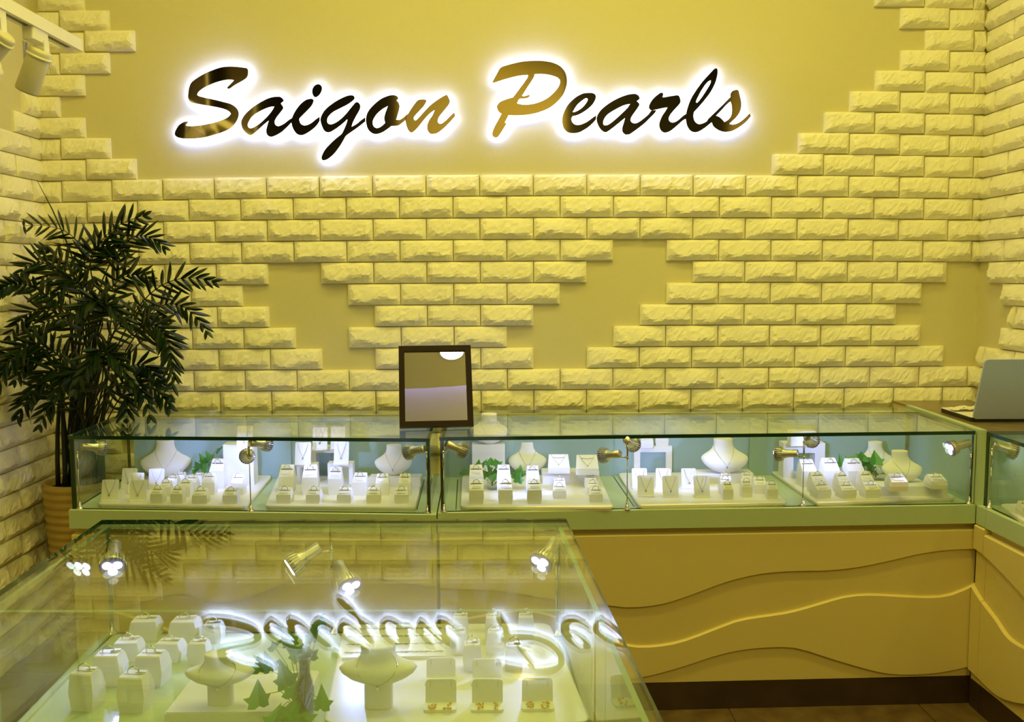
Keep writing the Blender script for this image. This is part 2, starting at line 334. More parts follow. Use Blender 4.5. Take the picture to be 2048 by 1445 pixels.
# ------------------------------------------------------------------ sign letters traced as outlines
LET = {
 'S': ((340, 120, 8.0278), [[(1235,130,1),(1100,112),(950,104),(820,118),(690,160),(560,215),(440,285),(345,360),(305,450),(290,560),(295,630),(340,680),(460,708),(620,735),(780,765),(900,800),(965,845),(965,880),(900,935),(760,990),(600,1030),(440,1055),(330,1062),(250,1053,1),(295,990,1),(240,990),(150,1040),(95,1120),(75,1190),(110,1235),(200,1260),(340,1263),(500,1250),(660,1215),(820,1165),(960,1100),(1050,1010),(1095,920),(1100,840),(1065,770),(980,710),(860,675),(700,635),(540,600),(455,575),(438,545),(480,490),(580,425),(720,365),(860,325),(960,315),(1025,325,1),(960,395),(918,440),(930,460),(960,455),(1040,400),(1130,350),(1210,300),(1245,250),(1252,170)]]),
 'a': ((470, 150, 8.0278), [[(690,347),(560,365),(420,430),(290,515),(180,610),(115,700),(97,770),(120,860),(170,925),(235,965),(290,945),(380,870),(470,790),(540,735,1),(520,800),(500,890),(515,960),(570,993),(640,975),(740,920),(830,840),(905,765,1),(915,690,1),(860,725),(780,785),(700,820),(650,800),(637,750),(660,690),(720,610),(765,550),(770,510),(735,455,1),(780,420,1),(775,395),(740,360)],
   [(630,505,1),(540,520),(400,580),(280,660),(215,760),(205,820),(240,855),(300,840),(420,760),(540,640),(600,560)]]),
 'i': ((470, 150, 8.0278), [[(1210,382),(1130,405),(1040,480),(960,590),(915,690),(905,770),(930,860),(980,935),(1040,965),(1110,955),(1220,890),(1310,810),(1358,740,1),(1358,668,1),(1300,710),(1210,780),(1120,810),(1060,785),(1037,740),(1035,700),(1080,650),(1160,570),(1230,490),(1260,420),(1250,390)],
   [(1340,148),(1285,165),(1245,220),(1240,290),(1270,350),(1310,352),(1360,310),(1393,240),(1388,180)]]),
 'g': ((620, 160, 8.0278), [[(690,250),(610,250),(480,305),(350,385),(240,480),(180,580),(167,650),(190,740),(230,815),(280,840),(340,828),(440,765),(530,695),(600,632,1),(590,680),(550,780),(505,865),(420,935),(330,1020),(240,1120),(190,1220),(190,1275),(225,1290),(290,1265),(390,1180),(480,1060),(540,960),(580,895),(660,835),(760,765),(890,665,1),(885,600,1),(820,645),(740,710),(668,750,1),(690,680),(740,580),(795,480),(808,420),(790,375),(750,355),(715,375),(660,440),(580,540),(500,620),(410,685),(330,712),(285,690),(275,640),(300,580),(370,515),(480,455),(600,395),(690,330),(715,290)]]),
 'o': ((620, 160, 8.0278), [[(1330,242),(1250,255),(1130,310),(1010,410),(930,510),(900,600),(900,690),(930,790),(990,850),(1060,868),(1150,845),(1240,790),(1305,740,1),(1408,733),(1479,689),(1528,649,1),(1572,533,1),(1497,604),(1435,640),(1385,635,1),(1410,550),(1437,440),(1425,370),(1390,330,1),(1415,300),(1405,270),(1370,248)],
   [(1248,420,1),(1160,470),(1070,550),(1015,640),(1008,710),(1040,760),(1090,770),(1150,740),(1205,690,1),(1190,620),(1205,540)]]),
 'n': ((760, 160, 9.031), [[(800,352),(715,355),(660,390),(590,480),(510,605),(460,690),(465,780),(500,890),(550,945),(600,935),(680,860),(760,760),(850,655),(920,590),(985,545,1),(950,630),(880,740),(850,830),(860,910),(900,965),(960,975),(1040,955),(1150,870),(1270,750),(1358,650,1),(1340,590,1),(1270,650),(1180,740),(1100,790),(1055,775),(1045,730),(1070,660),(1150,560),(1230,460),(1262,390),(1240,320),(1205,265,1),(1140,295),(1030,365),(900,465),(780,590),(690,690),(640,730),(612,705),(620,660),(700,570),(790,470),(835,390),(825,360)]]),
 'P': ((970, 110, 8.0278), [[(118,435,1),(150,440),(250,410),(400,365),(560,330),(690,320,1),(680,365),(600,480),(450,680,1),(360,705),(250,750),(195,810),(195,860),(220,910),(265,945,1),(220,1030),(150,1160),(118,1250),(125,1300),(170,1325),(215,1305),(280,1210),(340,1110),(335,1095),(318,1085,1),(380,965,1),(500,970),(680,958),(860,920),(1030,850),(1160,750),(1260,630),(1310,490),(1315,370),(1280,260),(1200,175),(1080,120),(930,95),(780,92),(600,105),(440,140),(300,180),(240,215),(180,320)],
   [(800,305,1),(780,365),(700,490),(595,655,1),(640,660),(705,640),(718,655),(690,685),(620,700),(555,705),(515,775,1),(600,795),(720,793),(850,765),(990,700),(1110,600),(1185,500),(1205,420),(1175,370),(1080,330),(940,305)]]),
 'e': ((1110, 150, 8.0278), [[(540,287),(440,300),(310,375),(200,490),(135,620),(115,730),(135,840),(190,910),(280,935),(390,920),(510,855),(600,780),(660,715,1),(660,645,1),(600,690),(500,760),(400,800),(320,795),(275,750),(265,700),(285,660,1),(340,650),(430,610),(540,535),(620,450),(657,360),(640,310),(600,290)],
   [(500,372),(430,415),(350,490),(285,595,1),(340,585),(430,530),(500,450),(525,395)]]),
 'a2': ((1110, 150, 8.0278), [[(1270,303),(1170,315),(1020,370),(860,460),(740,560),(680,650),(668,720),(690,800),(740,880),(805,918),(850,905),(940,840),(1040,760),(1125,690,1),(1105,760),(1080,850),(1085,910),(1120,950),(1160,958),(1220,940),(1368,831),(1451,764),(1534,681),(1601,614),(1634,560,1),(1543,573,1),(1501,631),(1426,698),(1351,752),(1284,777),(1230,755),(1215,715),(1240,655),(1300,570),(1352,490),(1350,455),(1315,420,1),(1360,385,1),(1350,345),(1320,315)],
   [(1205,465,1),(1100,490),(960,560),(840,640),(785,720),(775,780),(800,808),(860,795),(960,720),(1080,610),(1160,530)]]),
 'r': ((1270, 130, 9.633), [[(505,535),(460,555),(370,630),(300,720),(270,800),(285,855),(330,875),(430,855,1),(520,835),(628,818,1),(590,880),(520,990),(475,1100),(470,1180),(500,1260),(560,1300),(620,1298),(700,1260),(810,1170),(910,1080),(985,1035,1),(985,940,1),(920,985),(830,1065),(750,1105),(690,1100),(655,1060),(660,1000),(710,920),(790,830),(860,750),(878,690),(855,610),(820,582),(780,585),(650,605),(560,622),(530,618,1),(545,570),(535,540)]]),
 'l': ((1350, 120, 9.031), [[(735,150),(690,180),(600,275),(490,400),(380,550),(290,700),(235,840),(205,960),(197,1060),(215,1170),(265,1260),(340,1303),(420,1295),(520,1240),(600,1180),(665,1125,1),(600,1065,1),(570,1110),(500,1145),(430,1158),(370,1120),(340,1060),(335,990),(348,935,1),(420,860),(540,720),(650,570),(730,410),(768,260),(770,190),(760,158)],
   [(648,365,1),(590,400),(510,500),(440,620),(385,740),(390,770),(420,755),(500,650),(590,510),(640,420)]]),
 's': ((1350, 120, 9.031), [[(1100,540),(1040,560),(1005,610),(1003,665),(960,710),(860,815),(740,930),(600,1065,1),(660,1120),(690,1190),(760,1250),(860,1293),(960,1297),(1060,1270),(1180,1200),(1290,1110),(1370,1015,1),(1352,965,1),(1270,1045),(1160,1130),(1060,1165),(985,1155,1),(1040,1100),(1120,1020),(1180,920),(1200,800),(1185,700),(1160,600),(1150,560),(1125,540)],
   [(1005,750,1),(940,800),(850,895),(745,1005,1),(810,1035),(860,1080),(895,1120,1),(960,1080),(1010,1020),(1030,930),(1025,820)]]),
}
YLET = YW-.034
sign = thing('wall_sign', 'polished gold script letters reading Saigon Pearls with white backlight glow', 'sign', (0, YLET, 1.9))
DG = bpy.context.evaluated_depsgraph_get
def flat_mesh(name, loops, ext, off, m):
    cu = bpy.data.curves.new(name, 'CURVE'); cu.dimensions = '2D'; cu.fill_mode = 'BOTH'; cu.extrude = ext; cu.offset = off
    for lp in loops:
        sp = cu.splines.new('POLY'); sp.points.add(len(lp)-1); sp.use_cyclic_u = True
        for q, p in zip(sp.points, lp): q.co = (p[0], p[1], 0, 1)
    o = bpy.data.objects.new(name, cu); COL.objects.link(o); bpy.context.view_layer.update()
    me = bpy.data.meshes.new_from_object(o.evaluated_get(DG())); bpy.data.objects.remove(o); bpy.data.curves.remove(cu)
    me.materials.clear(); me.materials.append(M(m)); me.name = name
    return me
for key, ((ox, oy, sc), loops) in LET.items():
    wl_ = []
    for lp in loops:
        c = [ony(ox+x/sc, oy+y/sc, YLET) for x, y in catmull(lp, 5)]
        wl_.append([(p.x, p.z-1.9) for p in c])
    o = link('letter', flat_mesh('letter', wl_, .006, 0, 'letter'), sign, (0, .007, 0), (R_(90), 0, 0))
    link('backlight', flat_mesh('backlight', wl_, .002, -.002, 'halo'), o, (0, 0, -.0085))

# ------------------------------------------------------------------ glass cases and counters
GT = .011
def plate(parent, name, corners, z0, z1, edge='glassedge'):
    b = B().prism([(p[0], p[1]) for p in corners], z0, z1, 0, 1); return world_part(b, name, ['glass', edge], parent)
def pane(parent, a, b_, z0, z1, inward, name='glass_pane', t=GT, mats=('glass', 'glassedge')):
    """vertical pane from a to b (XY), thickness t towards 'inward'"""
    a = Vector((a[0], a[1], 0)); b2 = Vector((b_[0], b_[1], 0)); n = Vector(inward).normalized()*t
    q = [a, b2, b2+n, a+n]
    if (b2-a).cross(n).z < 0: q = [b2, a, a+n, b2+n]
    v = [(p.x, p.y, z0) for p in q]+[(p.x, p.y, z1) for p in q]
    f = [(3, 2, 1, 0), (4, 5, 6, 7), (0, 1, 5, 4), (1, 2, 6, 5), (2, 3, 7, 6), (3, 0, 4, 7)]
    return world_part(B().add(v, f, [1, 1, 0, 1, 0, 1]), name, list(mats), parent)
A = dict(FL=onz(135.4, 872, ZT), FR=onz(860, 877.5, ZT), BL=onz(256, 822, ZT), BR=onz(877, 822, ZT))
Bq = dict(FL=onz(878.6, 875, ZT), FR=onz(1951, 862.5, ZT), BL=onz(893, 822, ZT), BR=onz(1805, 815, ZT))
CURVES = [  # panel relief lines in the photograph, left to right
 [(150,1226),(250,1212),(360,1186),(444,1203),(528,1183),(593,1155),(651,1149),(740,1152),(820,1166),(900,1176),(1000,1180),(1100,1196),(1216,1209),(1262,1213),(1324,1206),(1386,1186),(1448,1163),(1510.6,1147.5),(1572.7,1141),(1655.5,1139),(1717.6,1132),(1780,1119),(1842,1105),(1896,1098),(1960,1096)],
 [(130,1210),(224,1219),(269,1233),(336,1256),(450,1290),(580,1300),(700,1285),(820,1262),(930,1236),(1013,1222),(1052,1218),(1108,1231),(1180,1265),(1258,1289),(1316,1289),(1366,1279),(1428,1256),(1481.6,1237),(1572.7,1223),(1634.8,1206),(1688.6,1191),(1738,1187),(1800,1190),(1862.5,1192),(1904,1185.6),(1960,1160)],
 [(130,1330),(300,1310),(450,1330),(650,1345),(850,1330),(1000,1310),(1150,1345),(1220,1358),(1289,1351),(1366,1330.6),(1428,1310),(1490,1296.6),(1564,1292),(1602,1297),(1655.5,1314),(1717.6,1332.6),(1771,1345),(1821,1347),(1883,1342),(1960,1325)]]
def wave_front(parent, P, Q, zb, zt, curves, n=44, proud=.011):
    """layered front between XY points P and Q (left to right as seen from the aisle); curves are lists of z along u in 0..1"""
    P = Vector((P[0], P[1], 0)); Q = Vector((Q[0], Q[1], 0)); d = (Q-P); nrm = Vector((d.y, -d.x, 0)).normalized()
    us = [i/n for i in range(n+1)]
    cs = [[zt]*(n+1)]+[[c(u) for u in us] for c in curves]+[[zb]*(n+1)]
    for k in range(4):
        out = proud if k in (0, 2) else 0
        up, lo = cs[k], cs[k+1]; back = .012; b = B(); ch = .004 if out else 0
        V = []
        for i, u in enumerate(us):
            p = P+d*u; u0 = up[i]+(0 if out or k == 0 else .02); l0 = lo[i]-(0 if out or k == 3 else .02)
            V += [p+nrm*out+Vector((0, 0, l0)), p+nrm*out+Vector((0, 0, u0-ch)), p+nrm*(out-ch)+Vector((0, 0, u0)), p-nrm*back+Vector((0, 0, u0)), p-nrm*back+Vector((0, 0, l0))]
        Fc = []
        for i in range(n):
            a = i*5; c = a+5
            for q in range(5): Fc.append((a+q, c+q, c+(q+1) % 5, a+(q+1) % 5))
        Fc += [(4, 3, 2, 1, 0), tuple(n*5+i for i in range(5))]
        b.add(V, [tuple(f) for f in Fc]); world_part(b, 'wave_panel', 'cream', parent)
def curve_on(P, Q, pts):
    a = Vector((P[0], P[1], 0)); b = Vector((Q[0], Q[1], 0)); L = (b-a).length
    uz = []
    for x, y in catmull(pts, 5, False):
        p = onplane(x, y, a, b); uz.append(((Vector((p.x, p.y, 0))-a).dot(b-a)/L**2, p.z))
    def f(u):
        if u <= uz[0][0]: return uz[0][1]
        for (u0, z0), (u1, z1) in zip(uz, uz[1:]):
            if u0 <= u <= u1: return z0+(z1-z0)*(u-u0)/max(u1-u0, 1e-6)
        return uz[-1][1]
    return f
def inset(q, left, right, front, back):
    fl, fr, bl, br = q['FL'].xy, q['FR'].xy, q['BL'].xy, q['BR'].xy
    ex = (fr-fl).normalized(); dl = (bl-fl).normalized(); dr = (br-fr).normalized()
    return dict(FL=fl+ex*left+dl*front, FR=fr-ex*right+dr*front, BL=bl+ex*left-dl*back, BR=br-ex*right-dr*back)
def counter(name, label, q, side_right, dl_, dr_):
    c = (q['FL']+q['FR']+q['BL']+q['BR'])/4
    t = thing(name, label, 'display counter', (c.x, c.y, 0))
    fwd = Vector((q['FR'].y-q['FL'].y, -(q['FR'].x-q['FL'].x), 0)).normalized()
    plate(t, 'glass_top', [q['FL'], q['FR'], q['BR'], q['BL']], ZT-GT, ZT)
    k = inset(q, .002, .002, .002, .03)
    pane(t, k['FL'], k['FR'], ZD, ZT-GT, -fwd)
    pane(t, k['FL']+(k['BL']-k['FL']).normalized()*GT, k['BL'], ZD, ZT-GT, (1, 0, 0))
    if side_right == 'glass': pane(t, k['FR']+(k['BR']-k['FR']).normalized()*GT, k['BR'], ZD, ZT-GT, (-1, 0, 0))
    o = inset(q, -.004, -.004, -.012, .0)
    z0 = ZD-.057; ex = (o['FR']-o['FL']).normalized()
    world_part(B().prism([o['FL']-ex*dl_, o['FR']+ex*dr_, o['BR']+ex*dr_, o['BL']-ex*dl_], z0, ZD), 'deck', 'mint', t)
    return t, k, fwd
cA, kA, fwA = counter('display_counter', 'shorter glass-topped jewellery counter beside the potted palm', A, 'glass', .0, .012)
cB, kB, fwB = counter('display_counter.001', 'longer glass-topped jewellery counter right of the framed mirror', Bq, 'mint', .003, .0)
# sliding back doors inside the cases
def back_doors(t, k, xs, Y0):
    for i, (x0, x1) in enumerate(xs):
        a = ony(x0, 900, Y0); b = ony(x1, 900, Y0); y = Y0+(.008 if i % 2 else 0)
        world_part(B().box((a.x, y, ZD), (b.x, y+.005, ZT-GT-.002)), 'sliding_door', 'mint_back', t)
back_doors(cA, kA, [(268, 582), (549, 866)], 3.115)
back_doors(cB, kB, [(897, 1226), (1194, 1530), (1499, 1810)], 3.12)
pB = kB['FR']; pane(cB, (kB['FR'].x+.006, kB['FR'].y), (kB['BR'].x+.006, kB['BR'].y), ZD, ZT-GT, (-1, 0, 0), 'side_panel', .006, ('mint_back', 'mint'))
def panel_front(t, q, fwd, trim_l, trim_r, pl):
    rec = -fwd*.004
    ex = (q['FR']-q['FL']).normalized()
    P = q['FL']+rec+ex*trim_l; Q = q['FR']+rec-ex*trim_r
    zb = .088; zt = ZD-.057-.020
    wave_front(t, P, Q, zb, zt, [curve_on(P, Q, c) for c in CURVES])
    b = B().prism([(P-fwd*.012).xy, (Q-fwd*.012).xy, (q['BR']).xy, (q['BL']).xy], .0, ZD-.058); world_part(b, 'cabinet_body', 'cream', t)
    b = B().prism([(P+fwd*.003).xy, (Q+fwd*.003).xy, (Q-fwd*.012).xy, (P-fwd*.012).xy], 0, zb-.002); world_part(b, 'plinth', 'brownplinth', t)
    return P, Q
PA, QA = panel_front(cA, A, fwA, .0, -.014, 0)
S0 = onz(1961, 861, ZT+.004); S1 = onz(1812, 811, ZT+.004)
C0 = onz(1972, 863.5, ZT); C1 = onz(2048, 887.5, ZT)
dC = (C1-C0); dC.z = 0; dC.normalize()
nC = Vector((dC.y, -dC.x, 0))
if nC.x > 0: nC = -nC                                # outward normal, faces the aisle (-X)
exB = (Bq['FR']-Bq['FL']).normalized()
CORN = onz(1953, 1011, ZD); SEAM = onz(1973, 1020, ZD); FARC = onz(2048, 1054.5, ZD)
for q in (CORN, SEAM, FARC): q.z = 0
dF = (FARC-CORN).normalized(); nF = Vector((dF.y, -dF.x, 0))
if nF.x > 0: nF = -nF
SEAM = CORN+dF*(SEAM-CORN).dot(dF); Fend = CORN+dF*((1.55-CORN.y)/dF.y)
trimB = (CORN-Bq['FR']).dot(exB)+.012
PB, QB = panel_front(cB, Bq, fwB, -.003, -trimB, 0)
for tt_, pa, pb_ in ((cA, (849, 960), (834, 1020)), (cB, (915.5, 960), (912, 1019)), (cB, (1227, 954), (1268, 1014))):
    a_ = onz(*pa, ZD); b_ = onz(*pb_, ZD); u_ = Vector((.0014, 0, 0))
    world_part(B().prism([(b_-u_).xy, (b_+u_).xy, (a_+u_).xy, (a_-u_).xy], ZD, ZD+.0012), 'deck_seam', 'black', tt_)
# deck slots (grooves for the glass doors are left out; two dark rubber strips beside the trays)
# ---- corner unit with wood top, and the right-hand counter running towards the viewer
Cend = C0+dC*((1.55-C0.y)/dC.y)
XC = 2.12
SX = S1+(S1-S0)*((3.37-S1.y)/(S1.y-S0.y))
cc = thing('corner_cabinet', 'corner cabinet with brown wood top under the silver laptop', 'cabinet', (1.60, 3.05, 0))
yC = C0.y
world_part(B().prism([(C0.x+.004, yC+.004), (XR-.03, yC+.004), (XR-.03, 3.37), (S1.x+.016, 3.37), (S1.x+.022, S1.y)], .0, ZT-.004), 'cabinet_body', 'cream', cc)
world_part(B().prism([(C0.x+.002, yC+.002), (XR-.028, yC+.002), (XR-.028, 3.372), (S1.x+.012, 3.372), (S1.x+.018, S1.y)], ZT-.0035, ZT), 'worktop', 'woodtop', cc)
world_part(B().prism([(S0.x-.004, S0.y-.004), (C0.x-.001, yC-.006), (C0.x+.001, yC+.001), (S1.x+.019, S1.y), (S1.x, S1.y)], ZD-.0, ZT+.005), 'edge_board', 'mint', cc)
tc = thing('display_counter.002', 'glass jewellery counter at the right edge, running towards the viewer below the laptop', 'display counter', (C0.x+.2, 2.3, 0))
cq = [C0, Cend, Vector((XC, 1.55, 0)), Vector((XC, yC, 0))]
ccw = [(C0.x, C0.y-.004), (Cend.x, Cend.y), (XC, 1.55), (XC, yC-.004)]
plate(tc, 'glass_top', ccw, ZT-GT, ZT)
pane(tc, C0+dC*.004, Cend, ZD, ZT-GT, -nC)
pane(tc, (C0.x+.01, yC-.006), (XC, yC-.006), ZD, ZT-GT, (0, -1, 0), 'end_panel', .005, ('mint_back', 'mint'))
pane(tc, (XC-.02, yC-.02), (XC-.02, 1.56), ZD, ZT-GT, (-1, 0, 0), 'sliding_door', .005, ('mint_back', 'mint'))
world_part(B().prism([SEAM.xy, Fend.xy, (XC, 1.54), (XC, yC-.006), (C0.x+.012, yC-.006), (SEAM-nF*.032).xy], ZD-.057, ZD), 'deck', 'mint', tc)
CR = [[(1952,1096),(1970,1108),(2010,1146),(2048,1187),(2080,1225)], [(1946,1165),(1964,1196),(1997.5,1240),(2019.6,1272.7),(2048,1293),(2090,1312)],
      [(1935,1331.5),(1952,1347),(1972.6,1367),(1993,1386),(2014,1398.6),(2048,1407.6),(2100,1412)]]
P0_ = CORN-nF*.006; E0 = SEAM-nF*.006
Pc, Qc = E0+dF*.0015, Fend-nF*.006
wave_front(cc, P0_, E0, .088, ZD-.060, [curve_on(P0_, E0, c) for c in CR], 8)
world_part(B().prism([(P0_-nF*.012-dF*.02).xy, (E0-nF*.012).xy, (E0-nF*.05).xy, (P0_-nF*.05-dF*.05).xy], 0, ZD-.06), 'corner_post', 'cream', cc)
world_part(B().prism([(P0_+nF*.002).xy, (E0+nF*.002).xy, (E0-nF*.012).xy, (P0_-nF*.012).xy], 0, .086), 'plinth', 'brownplinth', cc)
world_part(B().prism([CORN.xy, (SEAM-dF*.001).xy, (SEAM-nF*.03-dF*.001).xy, (C0.x+.01, C0.y-.01), (CORN.x+.005, CORN.y+.03)], ZD-.057, ZD), 'fascia', 'mint', cc)
wave_front(tc, Pc, Qc, .088, ZD-.077, [curve_on(Pc, Qc, c) for c in CR], 60)
world_part(B().prism([(Pc-nF*.012).xy, (Qc-nF*.012).xy, (XC, 1.55), (XC, yC-.02), (C0.x+.05, yC-.02)], 0, ZD-.058), 'cabinet_body', 'cream', tc)
world_part(B().prism([(Pc+nF*.002).xy, (Qc+nF*.002).xy, (Qc-nF*.012).xy, (Pc-nF*.012).xy], 0, .086), 'plinth', 'brownplinth', tc)

# ---- island case in the foreground
YIB = onz(650, 1039.5, ZT).y; SL = .042               # slope added to the island's glass top to place the sign's reflection
def isl(x, y):
    d = ray(x, y); n = Vector((0, -SL, 1)); P0 = Vector((0, YIB, ZT)); return CAM+d*((P0-CAM).dot(n)/d.dot(n))
zI = lambda y: ZT+SL*(y-YIB)
IBL = isl(204, 1040.4); IBR = isl(1132, 1037.5)
dl = (isl(0, 1182)-IBL).normalized(); dr = (isl(1320, 1430)-IBR).normalized()
IFL = IBL+dl*((.90-IBL.y)/dl.y); IFR = IBR+dr*((.90-IBR.y)/dr.y)
ti = thing('island_display_case', 'glass-topped island display case in the foreground, sign mirrored in its top', 'display case', ((IBL.x+IBR.x)/2, 1.4, 0))
def slope_plate(name, corners, dz):
    b = B(); n = len(corners)
    V = [Vector((p.x, p.y, zI(p.y)-dz)) for p in corners]+[Vector((p.x, p.y, zI(p.y))) for p in corners]
    b.add(V, [tuple(range(n-1, -1, -1)), tuple(range(n, 2*n))]+[(i, (i+1) % n, n+(i+1) % n, n+i) for i in range(n)], [0, 0]+[1]*n)
    return world_part(b, name, ['glass', 'glassedge'], ti)
slope_plate('glass_top', [IFL, IFR, IBR, IBL], .009)
iq = inset(dict(FL=IFL, FR=IFR, BL=IBL, BR=IBR), .012, .012, .012, .004)
iq = {k: Vector((v.x, v.y, 0)) for k, v in iq.items()}
def ipane(a, b_, inward, t=.008):
    a = Vector((a.x, a.y, 0)); b2 = Vector((b_.x, b_.y, 0)); n = Vector(inward).normalized()*t; q = [a, b2, b2+n, a+n]
    if (b2-a).cross(n).z < 0: q = [b2, a, a+n, b2+n]
    v = [(p.x, p.y, ZD) for p in q]+[(p.x, p.y, zI(p.y)-.0095) for p in q]
    world_part(B().add(v, [(3, 2, 1, 0), (4, 5, 6, 7), (0, 1, 5, 4), (1, 2, 6, 5), (2, 3, 7, 6), (3, 0, 4, 7)], [1, 1, 0, 1, 0, 1]), 'glass_pane', ['glass', 'lightedge'], ti)
ipane(iq['BL'], iq['BR'], (0, -1, 0))
ipane(iq['FL'], iq['BL']+(iq['FL']-iq['BL']).normalized()*.009, (1, 0, 0))
ipane(iq['FR'], iq['BR']+(iq['FR']-iq['BR']).normalized()*.009, (-1, 0, 0))
ml = isl(-35, 1209); mr_ = isl(1199, 1207)
mL = iq['FL']+(iq['BL']-iq['FL'])*((ml.y-iq['FL'].y)/(iq['BL'].y-iq['FL'].y)); mR = iq['FR']+(iq['BR']-iq['FR'])*((mr_.y-iq['FR'].y)/(iq['BR'].y-iq['FR'].y))
ux = (mR-mL).normalized()
ipane(mL+ux*.010, mR-ux*.010, (0, -1, 0))
world_part(B().prism([iq['FL'], iq['FR'], iq['BR'], iq['BL']], ZD-.045, ZD), 'deck', 'mint', ti)
b2 = inset(dict(FL=IFL, FR=IFR, BL=IBL, BR=IBR), .03, .03, .03, .03)
world_part(B().prism([b2['FL'], b2['FR'], b2['BR'], b2['BL']], .088, ZD-.045), 'cabinet_body', 'cream', ti)
b3 = inset(dict(FL=IFL, FR=IFR, BL=IBL, BR=IBR), .05, .05, .05, .05)
world_part(B().prism([b3['FL'], b3['FR'], b3['BR'], b3['BL']], 0, .088), 'plinth', 'brownplinth', ti)
s0 = onz(215, 1264, ZD+.006); s1 = onz(42, 1445, ZD+.006)
sv = Vector((.0055, .002, 0))
world_part(B().add([s0-sv, s0+sv, s1+sv, s1-sv, s0-sv+Vector((0, 0, -.006)), s0+sv+Vector((0, 0, -.006)), s1+sv+Vector((0, 0, -.006)), s1-sv+Vector((0, 0, -.006))],
   [(0, 3, 2, 1), (4, 5, 6, 7), (0, 1, 5, 4), (1, 2, 6, 5), (2, 3, 7, 6), (3, 0, 4, 7)]), 'edge_strip', 'mint', ti)

# ------------------------------------------------------------------ LED display lamps
def head_meshes():
    b = B().lathe([(.0105, 0), (.012, .002), (.012, .033), (.0135, .036), (.0135, .040), (.017, .046), (.0195, .056), (.021, .064)], 20)
    body = b.mesh('lamp_head', 'alu', True)
    f = B()
    for k in range(22):
        a = 2*math.pi*k/22; c, s_ = math.cos(a), math.sin(a); t = Vector((-s_, c, 0))*.0009; r = Vector((c, s_, 0))
        pr = [(.0135, .043), (.0215, .047), (.0245, .060), (.0245, .0665), (.018, .0665)]
        v = [r*x+Vector((0, 0, z))+t for x, z in pr]+[r*x+Vector((0, 0, z))-t for x, z in pr]; n = 5
        f.add(v, [tuple(range(n)), tuple(range(2*n-1, n-1, -1))]+[(i, n+i, n+(i+1) % n, (i+1) % n) for i in range(n)])
    fins = f.mesh('heat_sink', 'alu')
    l = B().lathe([(.0215, .064), (.0245, .0655), (.0245, .0675), (.0225, .068)], 20); rim = l.mesh('lens_plate', 'ledface', True)
    e = B()
    for k in range(3):
        a = 2*math.pi*k/3+.5; k0 = len(e.v); e.lathe([(.0085, .0682), (.0085, .0695), (.006, .0705)], 12); e.xf(Matrix.Translation((.0105*math.cos(a), .0105*math.sin(a), 0)), k0)
    return body, fins, rim, e.mesh('led', 'led', True)
HEAD = head_meshes()
base_me = B().lathe([(.012, 0), (.011, .003), (.0055, .007), (.004, .022), (.0028, .024)], 14).mesh('lamp_base', 'chrome', True)
def lamp(label, bx, by, ty, heads, z=ZD, power=1.0, group='LED stem lamps in the back counters', Yhead=None):
    """base pixel, pole-top pixel row, heads: (pivot px, direction)"""
    p = onz(bx, by, z); t = thing('stem_lamp', label, 'lamp', p, 0, group)
    top = ony(bx, ty, p.y).z-z
    link('lamp_base', base_me, t)
    B().tube([(0, 0, .02), (0, 0, top-.045)], .0016, 8).tube([(0, 0, top-.05), (0, 0, top)], .0032, 10).obj('pole', 'chrome', t, True)
    for hx, hy, d in heads:
        q = ony(hx, hy, p.y-.0); loc = Vector((q.x-p.x, 0, q.z-z)); d = Vector(d).normalized()
        rot = d.to_track_quat('Z', 'Y').to_euler()
        h = link('lamp_head', HEAD[0], t, loc, rot)
        link('heat_sink', HEAD[1], h); link('lens_plate', HEAD[2], h); link('led', HEAD[3], h)
        hz = min(max(loc.z-.012, .03), top)
        b = B().tube([(0, 0, hz), (loc.x*.4, loc.y, hz+.002), tuple(loc+d*.006-Vector((0, 0, .008))), tuple(loc+d*.008)], .0026, 8); b.sphere((0, 0, hz), .005, 8)
        b.obj('arm', 'chrome', t, True)
        l = bpy.data.lights.new('led_spot', 'SPOT'); l.energy = power; l.color = LEDC; l.spot_size = R_(78); l.spot_blend = .7; l.shadow_soft_size = .012
        lo = bpy.data.objects.new('led_spot', l); COL.objects.link(lo); lo.parent = t
        lo.location = loc+d*.078; lo.rotation_euler = d.to_track_quat('-Z', 'Y').to_euler()
    return t
LP = 4.0
lamp('stem lamp at the left end of the left counter, one head pointing right', 160, 1018, 905, [(163, 893, (.70, .68, -.2))], power=LP)
lamp('stem lamp with two heads between the first and second trays from left', 502, 1023, 884, [(500, 886, (.62, .75, -.2)), (500, 908, (-.38, .85, -.28))], power=LP)
lamp('stem lamp at the right end of the left counter, head pointing left', 855, 1027, 905, [(850, 898, (-.80, .45, -.22))], power=LP)
lamp('stem lamp at the left end of the right counter, head pointing right', 888, 1025, 905, [(893, 888, (.75, .45, -.40))], power=LP)
lamp('stem lamp with two heads between the third and fourth trays from left', 1254, 1020, 883, [(1252, 880, (.42, .75, -.35)), (1240, 908, (-.72, .6, -.2))], power=LP)
lamp('stem lamp with two heads between the fourth and fifth trays from left', 1605, 1012, 885, [(1614, 874, (.48, .75, -.3)), (1596, 907, (-.80, .5, -.12))], power=LP)
lamp('stem lamp at the right end of the right counter, lit face showing', 1938, 1008, 905, [(1940, 886, (-.86, -.10, -.22))], power=LP)
pC = onz(1978, 1016, ZD)
lamp('stem lamp inside the glass counter at the right edge of the picture', 1979, 1017, 900, [(1986, 890, (.72, -.1, -.24))], power=LP*.6)
g2 = 'LED stem lamps in the island case'
lamp('stem lamp at the left back of the island case, lit lens showing', 224, 1268, 1096, [(230, 1088, (.26, -.80, -.40))], power=LP*.55, group=g2)
